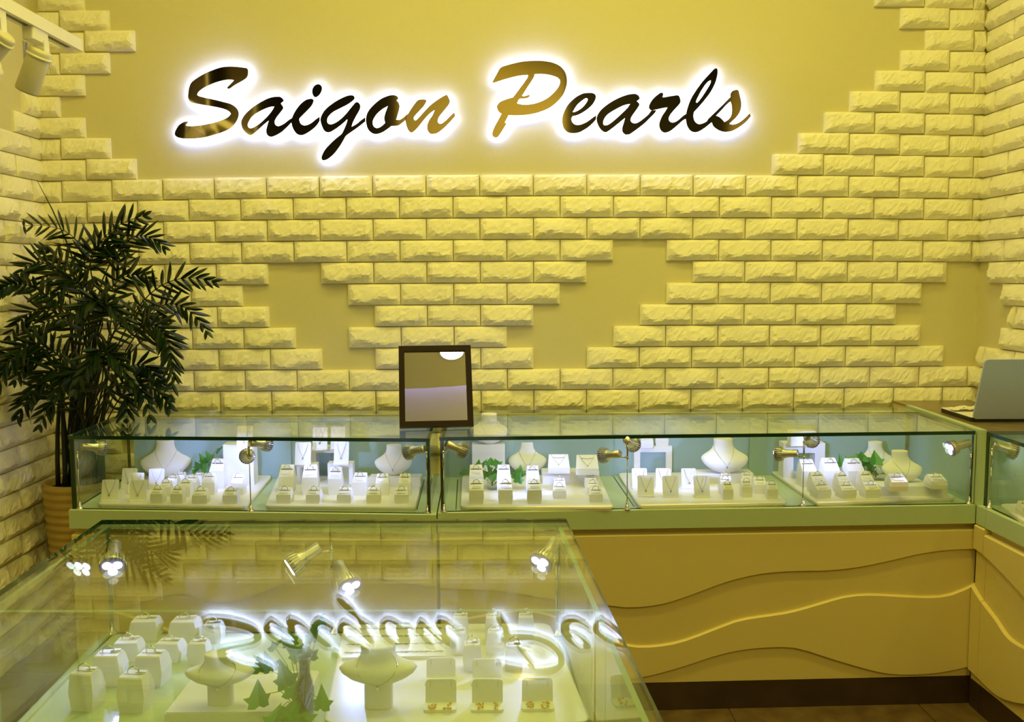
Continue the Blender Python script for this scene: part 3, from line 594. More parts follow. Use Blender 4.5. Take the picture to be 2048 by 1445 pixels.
lamp('two-headed stem lamp in the middle of the island case back', 667, 1266, 1086, [(640, 1094, (-.75, -.35, -.45)), (676, 1128, (.45, -.7, -.42))], power=LP*.55, group=g2)
lamp('stem lamp at the right back of the island case, lit lens showing', 1113, 1270, 1108, [(1113, 1082, (-.42, -.65, -.36))], power=LP*.55, group=g2)

# ------------------------------------------------------------------ trays
TH = .014
def tray(label, bl, br, fr, fl, z=ZD, h=TH):
    P = [onz(*c, z+h) for c in (fl, fr, br, bl)]; c = (P[0]+P[1]+P[2]+P[3])/4
    t = thing('display_tray', label, 'tray', (c.x, c.y, z), 0, 'white display trays')
    out = []
    for i in range(4):
        p, a, n = P[i], P[i-1], P[(i+1) % 4]; r = .022
        d0 = (a-p).normalized()*r; d1 = (n-p).normalized()*r
        for k in range(6):
            s = k/5; out.append(((p+d0)*(1-s)**2+p*2*s*(1-s)+(p+d1)*s*s-c))
    b = B(); n = len(out)
    lev = [(.985, .0), (.985, .003), (1, .006), (1, h-.002), (.99, h)]
    for s, zz in lev: b.v += [Vector((q.x*s, q.y*s, zz)) for q in out]
    for L in range(len(lev)-1):
        for i in range(n): b.f.append((L*n+i, L*n+(i+1) % n, (L+1)*n+(i+1) % n, (L+1)*n+i)); b.m.append(0)
    b.f += [tuple(range(n-1, -1, -1)), tuple(len(b.v)-n+i for i in range(n))]; b.m += [0, 0]
    b.obj('tray_board', 'tray', t); return t
ZTR = ZD+TH
tray('white display tray with pendants and ring stands, leftmost on the back counters', (282, 950), (544, 951), (492, 1013), (193, 1008))
tray('white display tray with five front ring stands, second from left', (556, 952), (846, 951), (831, 1015), (530, 1012))
tray('white display tray with tall front ring stands, just right of the framed mirror', (924, 951), (1198, 950), (1227, 1014), (921, 1013))
tray('white display tray with six pendant cards, fourth from left', (1236, 946), (1500, 944), (1576, 1005), (1278, 1011))
tray('white display tray with rows of ring stands, rightmost on the back counters', (1541, 941), (1800, 939), (1912, 996), (1634, 1006))
tray('white display tray in the glass counter at the right picture edge', (1998, 1008), (2200, 1004), (2320, 1100), (2085, 1068))
tray('large white display board in the right half of the island case', (688, 1250), (1098, 1247), (1182, 1445), (648, 1447), ZD, .006)

# ------------------------------------------------------------------ display pieces
ORD = ['first', 'second', 'third', 'fourth', 'fifth', 'sixth', 'seventh']
def stand_mesh(prof, wid):
    """unit ring stand: width 1, height 1, depth 1"""
    V = []; n = len(prof)
    for (y, z), w_ in zip(prof, wid): V.append((-w_/2, y, z))
    for (y, z), w_ in zip(prof, wid): V.append((w_/2, y, z))
    Fc = [tuple(range(n)), tuple(range(2*n-1, n-1, -1))]+[(i, n+i, n+(i+1) % n, (i+1) % n) for i in range(n)]
    return mesh('stand_block', V, [tuple(reversed(f)) for f in Fc], 'white')
STAND = stand_mesh([(0, 0), (-.02, .30), (.0, .62), (.10, .70), (.62, .985), (.74, 1.0), (.92, .80), (1.0, .42), (.98, 0)], [.86, .98, .94, .90, .80, .80, .84, .96, .86])
STANDB = stand_mesh([(0, 0), (-.02, .45), (.02, .93), (.07, .965), (.55, 1.0), (.68, .99), (.88, .84), (1.0, .50), (.98, 0)], [.84, 1.0, .86, .82, .76, .76, .80, .92, .84])
SLOTB = B().add([(-.34, .30, .984), (.34, .30, .984), (.34, .34, .987), (-.34, .34, .987)], [(0, 1, 2, 3)]).mesh('ring_slot', 'slot')
SLOT = B().add([(-.36, .36, .842), (.36, .36, .842), (.36, .41, .869), (-.36, .41, .869)], [(0, 1, 2, 3)]).add([(-.36, .36, .849), (.36, .36, .849), (.36, .41, .876), (-.36, .41, .876)], [(0, 1, 2, 3)]).mesh('ring_slot', 'slot')
def torus(R0, r, n=20, m=6):
    b = B()
    for i in range(n):
        a = 2*math.pi*i/n
        for j in range(m):
            c = 2*math.pi*j/m; b.v.append(Vector(((R0+r*math.cos(c))*math.cos(a), r*math.sin(c)*1.4, (R0+r*math.cos(c))*math.sin(a))))
    for i in range(n):
        for j in range(m): b.f.append((i*m+j, ((i+1) % n)*m+j, ((i+1) % n)*m+(j+1) % m, i*m+(j+1) % m)); b.m.append(0)
    return b
RINGB = torus(.0095, .0011).mesh('band', 'silver', True)
gm = B().sphere((0, 0, .0105), .0021, 8, 0, .8)
GEM = gm.mesh('gem', 'silver')
TAGM = B().box((-.5, -.04, -.5), (.5, .04, .5)).mesh('price_tag', 'tag')
def ring_stand(x, y, wpx, hpx, label, ringlabel, group, z=ZTR, rz=0, ring=True, boxy=False):
    p = onz(x, y, z); k = p.y/F; wd = wpx*k; ht = hpx*k*1.03
    dp = min(max(wd*.85, .026), .055)
    ht = max(ht-dp*.14, wd*.5)
    t = thing('ring_stand', label, 'ring stand', p, rz, group)
    link('stand_block', STANDB if boxy else STAND, t, scale=(wd, dp, ht)); link('ring_slot', SLOTB if boxy else SLOT, t, scale=(wd, dp, ht))
    if ring:
        rl = Vector((0, dp*.32, ht*.985+.003)) if boxy else Vector((0, dp*.385, ht*.86+.0035)); rl.rotate(Quaternion((0, 0, 1), rz))
        r = thing('ring', ringlabel, 'ring', p+rl, rz+R_(random.uniform(-12, 12)), 'rings on stands')
        link('band', RINGB, r); link('gem', GEM, r)
        sl = math.atan2(.285*ht, .52*dp)
        if boxy: link('price_tag', TAGM, r, (wd*.22, dp*.16, .0025-.003), (R_(-90), 0, 0), (wd*.34, .012, .008))
        else: link('price_tag', TAGM, r, (0, -dp*.27, -ht*.15+.003-.0035), (sl-R_(90)+R_(20), 0, 0), (wd*.58, .012, .007))
    return t
def chain_pts(pts, n=14):
    return [Vector(p) for p in pts]
def card_stand(x, y, wpx, hpx, label, nlabel, group, z=ZTR, rz=0, v=.62, lean=14):
    p = onz(x, y, z); k = p.y/F; wd = wpx*k; ht = hpx*k*1.04
    t = thing('pendant_card', label, 'necklace stand', p, rz, group)
    pan = B().prism([(q[0], q[1]) for q in rounded_rect(wd, ht, .005)], -.002, .002)
    pan.xf(Matrix.Translation((0, .004, ht/2)) @ Matrix.Rotation(R_(90), 4, 'X'))
    pan.xf(Matrix.Rotation(R_(-lean), 4, 'X')); 
    mz = min(q.z for q in pan.v)
    for q in pan.v: q.z -= mz
    pan.obj('card_panel', 'white', t)
    B().prism(rounded_rect(wd*1.06, .03, .006), 0, .004).obj('card_foot', 'white', t, loc=(0, .012, 0))
    cs, sn = math.cos(R_(lean)), math.sin(R_(lean))
    def on(u, h): return Vector((u, .0008+h*sn-.0022-mz*.0, h*cs))
    b = B(); top = ht*.985
    for s in (-1, 1): b.tube([on(s*wd*.34, top), on(s*wd*.2, top-(ht*v)*.55), on(s*.0008, top-ht*v)], .00055, 5)
    n = thing('necklace', nlabel, 'necklace', p, rz, 'necklaces with pendants')
    b.obj('chain', 'chain', n)
    pd = B().sphere(tuple(on(0, top-ht*v-.004)+Vector((0, -.001, 0))), .0028, 8, 0, 1.5); pd.obj('pendant', 'chain', n)
    return t
def bust(xc, ybot, wpx, hpx, label, nlabel, group, z=ZTR, rz=0, stem=False, back=False):
    p = onz(xc, ybot, z); k = p.y/F; W = wpx*k; H = hpx*k*1.03
    t = thing('necklace_bust', label, 'necklace bust', p, rz, group)
    if not stem:
        sec = [(0, .10, .10, -.02), (.06, .22, .12, -.04), (.16, .34, .15, -.05), (.28, .44, .17, -.04), (.40, .49, .17, 0), (.48, .485, .15, .04), (.55, .42, .13, .08), (.62, .32, .125, .115), (.70, .245, .13, .14), (.80, .205, .135, .16), (.92, .195, .135, .17), (.985, .20, .135, .175), (1.0, .185, .125, .175), (.985, .15, .10, .175)]
    else:
        sec = [(0, .18, .10, .02), (.02, .18, .10, .02), (.40, .18, .10, .02), (.43, .24, .13, .0), (.50, .36, .19, -.01), (.58, .46, .22, 0), (.64, .50, .22, .02), (.69, .46, .20, .03), (.74, .33, .17, .04), (.80, .245, .155, .05), (.88, .22, .15, .05), (.97, .225, .15, .05), (1.0, .21, .14, .05), (.985, .17, .11, .05)]
    b = B(); n = 28; V = []
    for zz, a, d, off in sec:
        for j in range(n):
            th = 2*math.pi*j/n; sq = .62 if (stem and zz < .42) else 1
            cx = math.copysign(abs(math.cos(th))**sq, math.cos(th)); cy = math.copysign(abs(math.sin(th))**sq, math.sin(th))
            V.append(Vector((a*W*cx, (off+d*cy)*W+.12*W, zz*H)))
    b.v = V; L = len(sec)
    for i in range(L-1):
        for j in range(n): b.f.append((i*n+j, i*n+(j+1) % n, (i+1)*n+(j+1) % n, (i+1)*n+j)); b.m.append(0)
    b.f += [tuple(range(n-1, -1, -1)), tuple((L-1)*n+j for j in range(n))]; b.m += [0, 0]
    b.obj('bust_form', 'white', t, True)
    nk = thing('necklace', nlabel, 'necklace', p, rz, 'necklaces with pendants')
    def surf(u, zz):                                # a point just in front of the form
        for (z0, a0, d0, o0), (z1, a1, d1, o1) in zip(sec, sec[1:]):
            if z0 <= zz <= z1:
                s = (zz-z0)/max(z1-z0, 1e-6); a, d, o = a0+(a1-a0)*s, d0+(d1-d0)*s, o0+(o1-o0)*s; break
        c = max(1-(u/a)**2, 0)**.5
        return Vector((u*W, (o-d*c)*W+.12*W-.0012, zz*H))
    if stem: path = [(-.20, .86), (-.235, .79), (-.26, .73), (-.22, .62), (-.13, .52), (-.05, .44), (0, .40)]
    else: path = [(-.195, .86), (-.215, .76), (-.19, .64), (-.13, .50), (-.06, .36), (0, .24)]
    lp = [surf(u, zz) for u, zz in path]; rp = [surf(-u, zz) for u, zz in reversed(path)][1:]
    B().tube(lp+rp, .0006, 5).obj('chain', 'chain', nk)
    q = surf(0, path[-1][1]-.03); B().sphere(tuple(q), .003, 8, 0, 1.6).obj('pendant', 'silver', nk)
    return t
def block(name, label, cat, x0, x1, ybase, hpx, dpt, group=None, z=ZTR, rz=0, m='white', arch=False, leg=.16):
    a, b_ = onz(x0, ybase, z), onz(x1, ybase, z); k = (a.y+b_.y)/2/F; wd = (b_-a).length; ht = hpx*k*1.03; c = (a+b_)/2
    t = thing(name, label, cat, c, rz, group); hb = []
    if not arch:
        b = B().prism([(q[0], q[1]+dpt/2) for q in rounded_rect(wd, dpt, .003, 3)], 0, ht-.002); b.prism([(q[0]*.985, q[1]*.985+dpt/2) for q in rounded_rect(wd, dpt, .003, 3)], ht-.0022, ht); b.obj('riser_block', m, t)
    else:
        lw = wd*leg
        B().box((-wd/2, 0, ht-lw), (wd/2, dpt, ht)).obj('riser_top', m, t)
        for s in (-1, 1): B().box((s*wd/2-(lw if s > 0 else 0), 0, 0), (s*wd/2+(lw if s < 0 else 0), dpt, ht-lw)).obj('riser_leg', m, t)
    return t, c, ht, c.z+ht
# ivy
def leaf_mesh(k):
    rnd = random.Random(50+k)
    out = [(0, 0), (.16, -.10), (.40, -.06), (.34, .12), (.52, .34), (.30, .36), (.22, .50), (0, 1), (-.22, .50), (-.30, .36), (-.52, .34), (-.34, .12), (-.40, -.06), (-.16, -.10)]
    V = [Vector((x*(1+rnd.uniform(-.08, .08)), y, abs(x)*.35-.15*y*y)) for x, y in out]; c = Vector((0, .28, -.02)); V.append(c); n = len(out)
    return mesh('ivy_leaf', V, [(n, i, (i+1) % n) for i in range(n)], 'ivy')
LEAFS = [leaf_mesh(k) for k in range(4)]
def ivy(label, vx, vy, leaves, z, size=24, vase=None):
    p = onz(vx, vy, z); t = thing('ivy_sprig', label, 'plant', p)
    s = B(); root = Vector((0, 0, .03))
    for (x, y, dy, sz) in leaves:
        q = ony(x, y, p.y+dy)-p; k = p.y/F
        mid = (root+q)*.5+Vector((0, 0, .012)); s.tube([root*.3, mid, q], .0007, 5)
        rot = (R_(random.uniform(35, 80)), R_(random.uniform(-25, 25)), R_(random.uniform(-70, 70)))
        o = link('ivy_leaf', random.choice(LEAFS), t, q-Vector((0, 0, sz*k*.4)), rot, (sz*k,)*3)
    s.obj('ivy_stem', 'ivystem', t); return t
def vase(label, x, y, wpx, hpx, z, neck=False):
    p = onz(x, y, z); k = p.y/F; r = wpx*k/2; h = hpx*k
    t = thing('glass_vase', label, 'vase', p)
    prof = [(r*.8, 0), (r*.95, h*.02), (r, h*.3), (r*.95, h), (r*.88, h), (r*.9, h*.3), (r*.75, h*.04)] if not neck else [(r*.85, 0), (r, .03*h), (r, .55*h), (r*.6, .75*h), (r*.55, .9*h), (r*.8, h), (r*.72, h), (r*.5, .9*h), (r*.54, .75*h), (r*.9, .55*h), (r*.8, .06*h)]
    B().lathe(prof, 18).obj('vase_body', 'glass', t, True); return t

def rows_of(tr, rowname, items, kind, group, z=ZTR, rz=0):
    for i, (x, y, w_, h_) in enumerate(items):
        n = ORD[i]
        size = 'tall' if h_ > 55 else ('medium' if h_ > 39 else 'short')
        one = len(items) == 1
        where = f'{rowname}, {tr}' if one else f'{n} from left, {rowname}, {tr}'
        if kind == 'ring':
            ring_stand(x, y, w_, h_, f'{size} white ring stand, {where}', f'silver ring on {size} stand {where}', group, z, rz+R_(random.uniform(-4, 4)), boxy=(z < ZTR-.005))
        else:
            card_stand(x, y, w_, h_, f'white necklace card, {where}', f'fine necklace on card {where}', group, z, rz+R_(random.uniform(-5, 5)))
# --- leftmost tray
T1 = 'leftmost tray'; G1 = 'ring stands on the leftmost tray'
rows_of(T1, 'front row', [(313, 1008, 26, 34), (353, 1008, 26, 34), (399, 1009, 31, 32), (460, 1009, 31, 32)], 'ring', G1)
rows_of(T1, 'second row', [(330, 994, 23, 33), (369, 995, 25, 34), (417, 991, 27, 44), (474, 991, 27, 42)], 'ring', G1)
rows_of(T1, 'third row', [(344, 983, 23, 32), (382, 984, 25, 33)], 'ring', G1)
rows_of(T1, 'fourth row', [(360, 972, 21, 27), (396, 974, 20, 28)], 'ring', G1)
rows_of(T1, 'back row', [(434, 978, 31, 60), (490, 972, 27, 52)], 'ring', G1)
rows_of(T1, 'front pendant row', [(218, 1004, 33, 42), (275, 1004, 33, 41)], 'card', 'necklace cards on the leftmost tray')
rows_of(T1, 'second pendant row', [(270, 989, 31, 41), (312, 979, 31, 39)], 'card', 'necklace cards on the leftmost tray')
rows_of(T1, 'third pendant row', [(256, 979, 31, 40)], 'card', 'necklace cards on the leftmost tray')
bust(331, 957, 100, 72, 'white necklace bust standing behind the pendant cards of the leftmost tray', 'necklace with long pendant on the bust of the leftmost tray', 'necklace busts', rz=R_(12))
t_, c_, h_, zt_ = block('riser_box', 'tall white riser box under a necklace card on the leftmost tray', 'riser', 448, 508, 972, 82, .055, 'white risers')
card_stand(488, 899, 31, 45, 'white necklace card on top of the leftmost tray riser box', 'fine necklace on the card topping the tall riser box', 'necklace cards on risers', zt_)
ivy('green ivy sprig against the back glass of the leftmost tray', 412, 958, [(398, 930, .0, 22), (408, 918, .0, 24), (420, 912, .01, 22), (435, 898, .01, 24), (391, 941, -.01, 20), (412, 936, -.01, 22), (425, 925, .0, 20), (402, 922, .01, 20)], ZTR)
# --- second tray
T2 = 'second tray from left'; G2 = 'ring stands on the second tray'
rows_of(T2, 'front row', [(567, 1008, 31, 32), (626, 1008, 30, 32), (688, 1008, 30, 32), (747, 1008, 30, 32), (803, 1008, 30, 32)], 'ring', G2)
rows_of(T2, 'second row', [(573, 986, 32, 56), (620, 991, 33, 60), (670, 991, 29, 56), (719, 992, 31, 46), (765, 992, 29, 44), (810, 992, 26, 44)], 'ring', G2)
t_, c_, h_, z1 = block('arch_riser', 'white arch riser under the left necklace card of the second tray', 'riser', 594, 634, 969, 40, .04, 'white risers', arch=True)
card_stand(605, 931, 32, 44, 'white necklace card on the left arch riser of the second tray', 'fine necklace on the left arch riser card, second tray', 'necklace cards on risers', z1)
t_, c_, h_, z2 = block('arch_riser', 'white arch riser under the middle necklace card of the second tray', 'riser', 656, 706, 969, 42, .04, 'white risers', arch=True)
card_stand(682, 931, 30, 45, 'white necklace card on the middle arch riser of the second tray', 'fine necklace on the middle arch riser card, second tray', 'necklace cards on risers', z2)
t_, c_, h_, z3 = block('arch_riser', 'taller white arch riser at the back of the second tray', 'riser', 622, 692, 957, 62, .05, 'white risers', arch=True)
card_stand(639, 901, 30, 44, 'left of two white necklace cards on the taller back riser', 'fine necklace on the left card of the taller back riser', 'necklace cards on risers', z3)
card_stand(675, 900, 29, 44, 'right of two white necklace cards on the taller back riser', 'fine necklace on the right card of the taller back riser', 'necklace cards on risers', z3)
t_, c_, h_, z4 = block('riser_pad', 'low white pad under the necklace bust of the second tray', 'riser', 737, 842, 974, 18, .06, 'white risers')
bust(786, 952, 78, 58, 'white necklace bust on the low pad of the second tray', 'necklace with small pendant on the bust of the second tray', 'necklace busts', z4)
# --- third tray
T3 = 'tray beside mirror'; G3 = 'ring stands on the tray right of the mirror'
rows_of(T3, 'front row', [(953, 1010, 31, 50), (1011, 1009, 31, 49), (1069, 1009, 31, 49), (1119, 999, 29, 30), (1192, 1006, 29, 30)], 'ring', G3)
rows_of(T3, 'second row', [(953, 986, 31, 56), (1008, 986, 30, 56), (1066, 986, 29, 54), (1119, 983, 26, 26), (1186, 991, 25, 28)], 'ring', G3)
rows_of(T3, 'third row', [(1181, 977, 26, 26)], 'ring', G3)
t_, c_, h_, z5 = block('riser_box', 'white riser box lifting a necklace bust, right of the mirror', 'riser', 944, 1010, 956, 66, .055, 'white risers')
bust(978, 889, 80, 58, 'white necklace bust on the riser box right of the mirror', 'necklace on the raised bust right of the mirror', 'necklace busts', z5)
bust(1055, 950, 80, 62, 'brightly lit white necklace bust beside the ivy, right of the mirror', 'necklace on the brightly lit bust beside the ivy', 'necklace busts')
t_, c_, h_, z6 = block('riser_pad', 'low white pad holding two slanted pendant pads, right of the mirror', 'riser', 1084, 1199, 968, 24, .06, 'white risers')
def slant_pad(x, y, w_, h_, z, label, nl):
    p = onz(x, y, z); k = p.y/F; wd = w_*k; ht = h_*k
    t = thing('pendant_pad', label, 'necklace stand', p, 0, 'slanted pendant pads')
    b = B().add([(-wd/2, 0, 0), (wd/2, 0, 0), (wd/2, .035, 0), (-wd/2, .035, 0), (-wd/2, 0, ht*.35), (wd/2, 0, ht*.35), (wd/2*.9, .033, ht), (-wd/2*.9, .033, ht)],
                [(3, 2, 1, 0), (4, 5, 6, 7), (0, 1, 5, 4), (1, 2, 6, 5), (2, 3, 7, 6), (3, 0, 4, 7)]); b.obj('pad_block', 'white', t)
    n = thing('necklace', nl, 'necklace', p, 0, 'necklaces with pendants')
    f = lambda u, s: (u*wd, s*.033-.001, ht*(.35+.65*s)+.0012)
    c = B(); c.tube([f(-.34, .95), f(-.18, .5), f(0, .22), f(.18, .5), f(.34, .95)], .0006, 5); c.tube([f(-.28, .75), f(0, .7), f(.28, .75)], .0011, 5); c.obj('chain', 'chain', n)
    B().sphere(f(0, .18), .0028, 8).obj('pendant', 'silver', n)
slant_pad(1118, 948, 44, 36, z6, 'left slanted white pendant pad, right of the mirror', 'necklace on the left slanted pad right of the mirror')
slant_pad(1175, 951, 46, 38, z6, 'right slanted white pendant pad with blue clip, right of the mirror', 'necklace on the right slanted pad right of the mirror')
p = onz(1169, 938, ZTR); bl = thing('blue_clip', 'small dark blue clip standing behind the right slanted pad', 'clip', p)
hb = ony(1169, 910, p.y).z-ZTR
B().box((-.0035, -.002, 0), (.0035, .002, hb)).obj('clip_post', 'blue', bl); B().box((-.007, -.002, hb-.004), (.007, .002, hb)).obj('clip_top', 'blue', bl)
vase('small clear glass vase of ivy behind the tall ring stands right of the mirror', 985, 979, 24, 26, ZTR)
ivy('green ivy in the small glass vase right of the mirror', 985, 978, [(925, 940, .02, 26), (955, 930, .01, 22), (966, 924, .0, 26), (981, 921, .0, 26), (978, 936, -.01, 26), (972, 946, -.01, 24), (998, 926, .01, 22), (1030, 948, -.01, 26), (1040, 943, .0, 26), (1036, 956, -.015, 24), (990, 945, 0, 22), (984, 952, -.015, 22)], ZTR)
# --- fourth tray
T4 = 'fourth tray from left'; G4 = 'ring stands on the fourth tray'
rows_of(T4, 'front row', [(1292, 995, 33, 42), (1342, 996, 32, 42), (1405, 996, 32, 42)], 'card', 'necklace cards on the fourth tray')
rows_of(T4, 'back row', [(1280, 979, 31, 40), (1327, 979, 30, 40), (1379, 979, 30, 40)], 'card', 'necklace cards on the fourth tray')
rows_of(T4, 'front ring row', [(1456, 1001, 22, 37), (1494, 996, 23, 37), (1545, 1000, 23, 36)], 'ring', G4)
rows_of(T4, 'second ring row', [(1452, 990, 24, 36), (1521, 989, 26, 34)], 'ring', G4)
rows_of(T4, 'third ring row', [(1453, 977, 22, 30), (1495, 976, 22, 30)], 'ring', G4)
t_, c_, h_, z7 = block('riser_pad', 'low white pad under the large necklace bust of the fourth tray', 'riser', 1392, 1508, 968, 20, .07, 'white risers')
bust(1452, 948, 98, 66, 'large white necklace bust on the low pad of the fourth tray', 'long fine necklace on the large bust of the fourth tray', 'necklace busts', z7)
t_, c_, h_, z8 = block('arch_riser', 'wide white arch riser at the back of the fourth tray', 'riser', 1268, 1344, 946, 53, .05, 'white risers', arch=True)
rows_of('wide arch riser', 'pair on top', [(1294, 897, 27, 28), (1324, 892, 28, 29)], 'ring', 'ring stands on the wide arch riser', z8)
# --- fifth tray
T5 = 'rightmost back tray'; G5 = 'ring stands on the rightmost back tray'
rows_of(T5, 'front row', [(1648, 998, 34, 33), (1698, 998, 34, 32), (1746, 997, 34, 32)], 'ring', G5, rz=R_(8))
rows_of(T5, 'second row', [(1638, 988, 31, 44), (1688, 987, 27, 42), (1735, 985, 28, 42)], 'ring', G5, rz=R_(8))
rows_of(T5, 'third row', [(1618, 975, 33, 56), (1664, 978, 35, 62), (1712, 977, 37, 60)], 'ring', G5, rz=R_(8))
t_, c_, h_, z9 = block('riser_pad', 'low white pad under two ring stands at the right end', 'riser', 1762, 1896, 993, 20, .075, 'white risers')
rows_of('right end pad', 'front edge', [(1799, 983, 37, 34), (1878, 979, 36, 30)], 'ring', 'ring stands on the right end pad', z9)
bust(1808, 966, 84, 60, 'white necklace bust on the right end pad between two ring stands', 'necklace on the front bust at the right end', 'necklace busts', z9-.0)
bust(1757, 949, 72, 62, 'white necklace bust behind the ivy on the rightmost back tray', 'necklace on the bust behind the ivy at the right', 'necklace busts')
t_, c_, h_, z10 = block('arch_riser', 'tall white arch riser at the back of the rightmost tray', 'riser', 1566, 1649, 957, 70, .055, 'white risers', arch=True, leg=.24)
block('gift_box', 'small white box on the tall arch riser, rightmost tray', 'box', 1581, 1632, 893, 30, .04, z=z10)
vase('clear glass vase of ivy on the rightmost back tray', 1757, 962, 42, 32, ZTR)
ivy('green ivy in the glass vase on the rightmost back tray', 1752, 961, [(1725, 910, .0, 32), (1752, 916, -.01, 34), (1696, 916, .0, 30), (1684, 922, .0, 26), (1740, 932, -.01, 28), (1705, 930, .01, 26), (1752, 940, -.012, 28), (1730, 922, .0, 28)], ZTR)
# --- right counter
rows_of('tray at the right picture edge', 'back row', [(2055, 1034, 26, 32)], 'ring', 'ring stands in the right counter')

# --- island case
TI = 'island case'; GI = 'ring stands in the island case'; ZI = ZD; ZB = ZD+.006
rows_of(TI, 'front left row', [(163, 1424, 56, 86), (262, 1427, 60, 82)], 'ring', GI, ZI, R_(-6))
rows_of(TI, 'second left row', [(213, 1375, 58, 72), (297, 1375, 60, 72)], 'ring', GI, ZI, R_(-4))
rows_of(TI, 'third left row', [(252, 1326, 54, 48), (334, 1327, 54, 47), (394, 1331, 42, 50)], 'ring', GI, ZI)
rows_of(TI, 'back left row', [(287, 1285, 58, 50), (365, 1285, 58, 49), (424, 1288, 40, 44)], 'ring', GI, ZI)
rows_of(TI, 'back right row', [(921, 1290, 35, 62), (987, 1290, 36, 62), (1052, 1290, 36, 63)], 'ring', GI, ZB)
rows_of(TI, 'third right row', [(917, 1311, 36, 52), (990, 1311, 37, 52)], 'ring', GI, ZB)
rows_of(TI, 'second right row', [(945, 1345, 40, 62), (1028, 1344, 39, 58)], 'ring', GI, ZB)
def earring_stand(x, y, wpx, hpx, label, elabel, gold=True):
    p = onz(x, y, ZB); k = p.y/F; wd = wpx*k; ht = hpx*k*1.05
    t = thing('earring_stand', label, 'earring stand', p, 0, 'earring stands in the island case')
    pan = B().prism(rounded_rect(wd, ht, .006), -.002, .002); pan.xf(Matrix.Translation((0, .004, ht/2)) @ Matrix.Rotation(R_(78), 4, 'X')); mz = min(q.z for q in pan.v)
    for q in pan.v: q.z -= mz
    pan.obj('stand_panel', 'white', t)
    B().prism(rounded_rect(wd*1.05, .034, .005), 0, .005).obj('stand_foot', 'white', t, loc=(0, -.010, 0))
    for s in (-1, 1): B().tube([(s*wd*.34, .007, ht*.97), (s*wd*.34, .0005, ht*.72)], .0005, 5).obj('thread', 'chain', t)
    if gold:
        e = thing('gold_earrings', elabel, 'earrings', p+Vector((0, -.02, .0052)), 0, 'gold earrings in the island case')
        for s in (-1, 1):
            b = B(); rnd = random.Random(int(x)+s)
            for q in range(9): b.sphere((s*wd*.24+rnd.uniform(-.006, .006), rnd.uniform(-.012, .010), .002+rnd.uniform(0, .002)), .0021, 7)
            b.tube([(s*wd*.24, .010, .0028), (s*wd*.24+.003, 0, .0045), (s*wd*.24, -.012, .0028)], .0006, 5)
            b.obj('earring', 'gold', e)
for i, (x, y) in enumerate([(882, 1359), (974, 1361)]): earring_stand(x, y, 60, 40, f'white earring stand, {ORD[i]} from left in the rear pair, island case', '', False)
for i, (x, y) in enumerate([(882, 1411), (975, 1411), (1075, 1409)]): earring_stand(x, y, 64, 50, f'white earring stand, {ORD[i]} from left in the front row, island case', f'gold drop earrings on the front earring stand, {ORD[i]} from left')
t_, c_, h_, zp = block('riser_block', 'white platform under the left bust of the island case', 'riser', 330, 600, 1450, 26, .15, 'white risers', ZI)
bust(436, 1416, 146, 104, 'left white necklace bust on a platform in the island case', 'necklace on the left bust of the island case', 'necklace busts', zp, stem=True)
bust(755, 1424, 164, 130, 'right white necklace bust in the middle of the island case', 'necklace on the right bust of the island case', 'necklace busts', ZB, stem=True)
vase('tall clear glass bottle vase of ivy in the island case', 612, 1452, 42, 150, ZI, True)
ivy('large-leaved green ivy in the bottle vase of the island case', 606, 1440, [(545, 1288, .03, 44), (580, 1276, .04, 44), (625, 1268, .04, 46), (560, 1256, .04, 40), (596, 1300, .03, 48), (640, 1250, .05, 40), (620, 1306, .03, 44), (518, 1392, -.03, 56), (572, 1352, .0, 58), (582, 1378, -.02, 52), (540, 1326, .02, 44), (575, 1420, -.05, 60), (600, 1432, -.05, 62), (545, 1434, -.06, 52), (640, 1400, -.02, 50), (520, 1330, .03, 40)], ZI)
pb = [onz(x, y, ZB+.006) for x, y in ((683, 1316), (892, 1312), (888, 1250), (694, 1252))]; pc = sum(pb, Vector())/4
bd = thing('bracelet_board', 'white display board with rows of fine bracelets in the island case', 'display board', (pc.x, pc.y, ZB))
world_part(B().prism([q.xy for q in pb], ZB, ZB+.006), 'board', 'tray', bd)
for i in range(4):
    s = .12+.25*i; a = pb[0].lerp(pb[3], s); b_ = pb[1].lerp(pb[2], s)
    br = thing('bracelet', f'fine beaded bracelet, {ORD[i]} row from the front of the bracelet board', 'bracelet', (a+b_)/2+Vector((0, 0, .0016)), 0, 'bracelets on the board')
    bb = B(); h = (b_-a)/2; pts = [h*(-.96+1.92*k/40)+Vector((0, .0012*math.sin(k*1.7), 0)) for k in range(41)]
    bb.tube(pts, [(.0013 if k % 2 else .0006) for k in range(41)], 5); bb.obj('bracelet_links', 'chain', br)

# ------------------------------------------------------------------ framed mirror on the counter joint
m0 = onz(799, 855, ZT); m1 = onz(947.5, 851.5, ZT); mw = (m1-m0).length
tm = thing('table_mirror', 'dark brown framed table mirror standing on the glass counters', 'mirror', (m0+m1)/2, math.atan2(m1.y-m0.y, m1.x-m0.x))
mh = (ony(870, 692, m0.y+.11).z-ZT)/math.cos(R_(24)); fw = .0185
fr = B()
def bar(x0, x1, z0, z1): fr.box((x0, 0, z0), (x1, .018, z1))
bar(-mw/2, mw/2, 0, fw); bar(-mw/2, mw/2, mh-fw, mh); bar(-mw/2, -mw/2+fw, fw, mh-fw); bar(mw/2-fw, mw/2, fw, mh-fw)
tilt = Matrix.Rotation(R_(-24), 4, 'X')
fr.xf(tilt).obj('mirror_frame', 'frame', tm)
B().box((-mw/2+fw-.002, .008, fw-.002), (mw/2-fw+.002, .011, mh-fw+.002)).xf(tilt).obj('mirror_glass', 'mirror', tm)
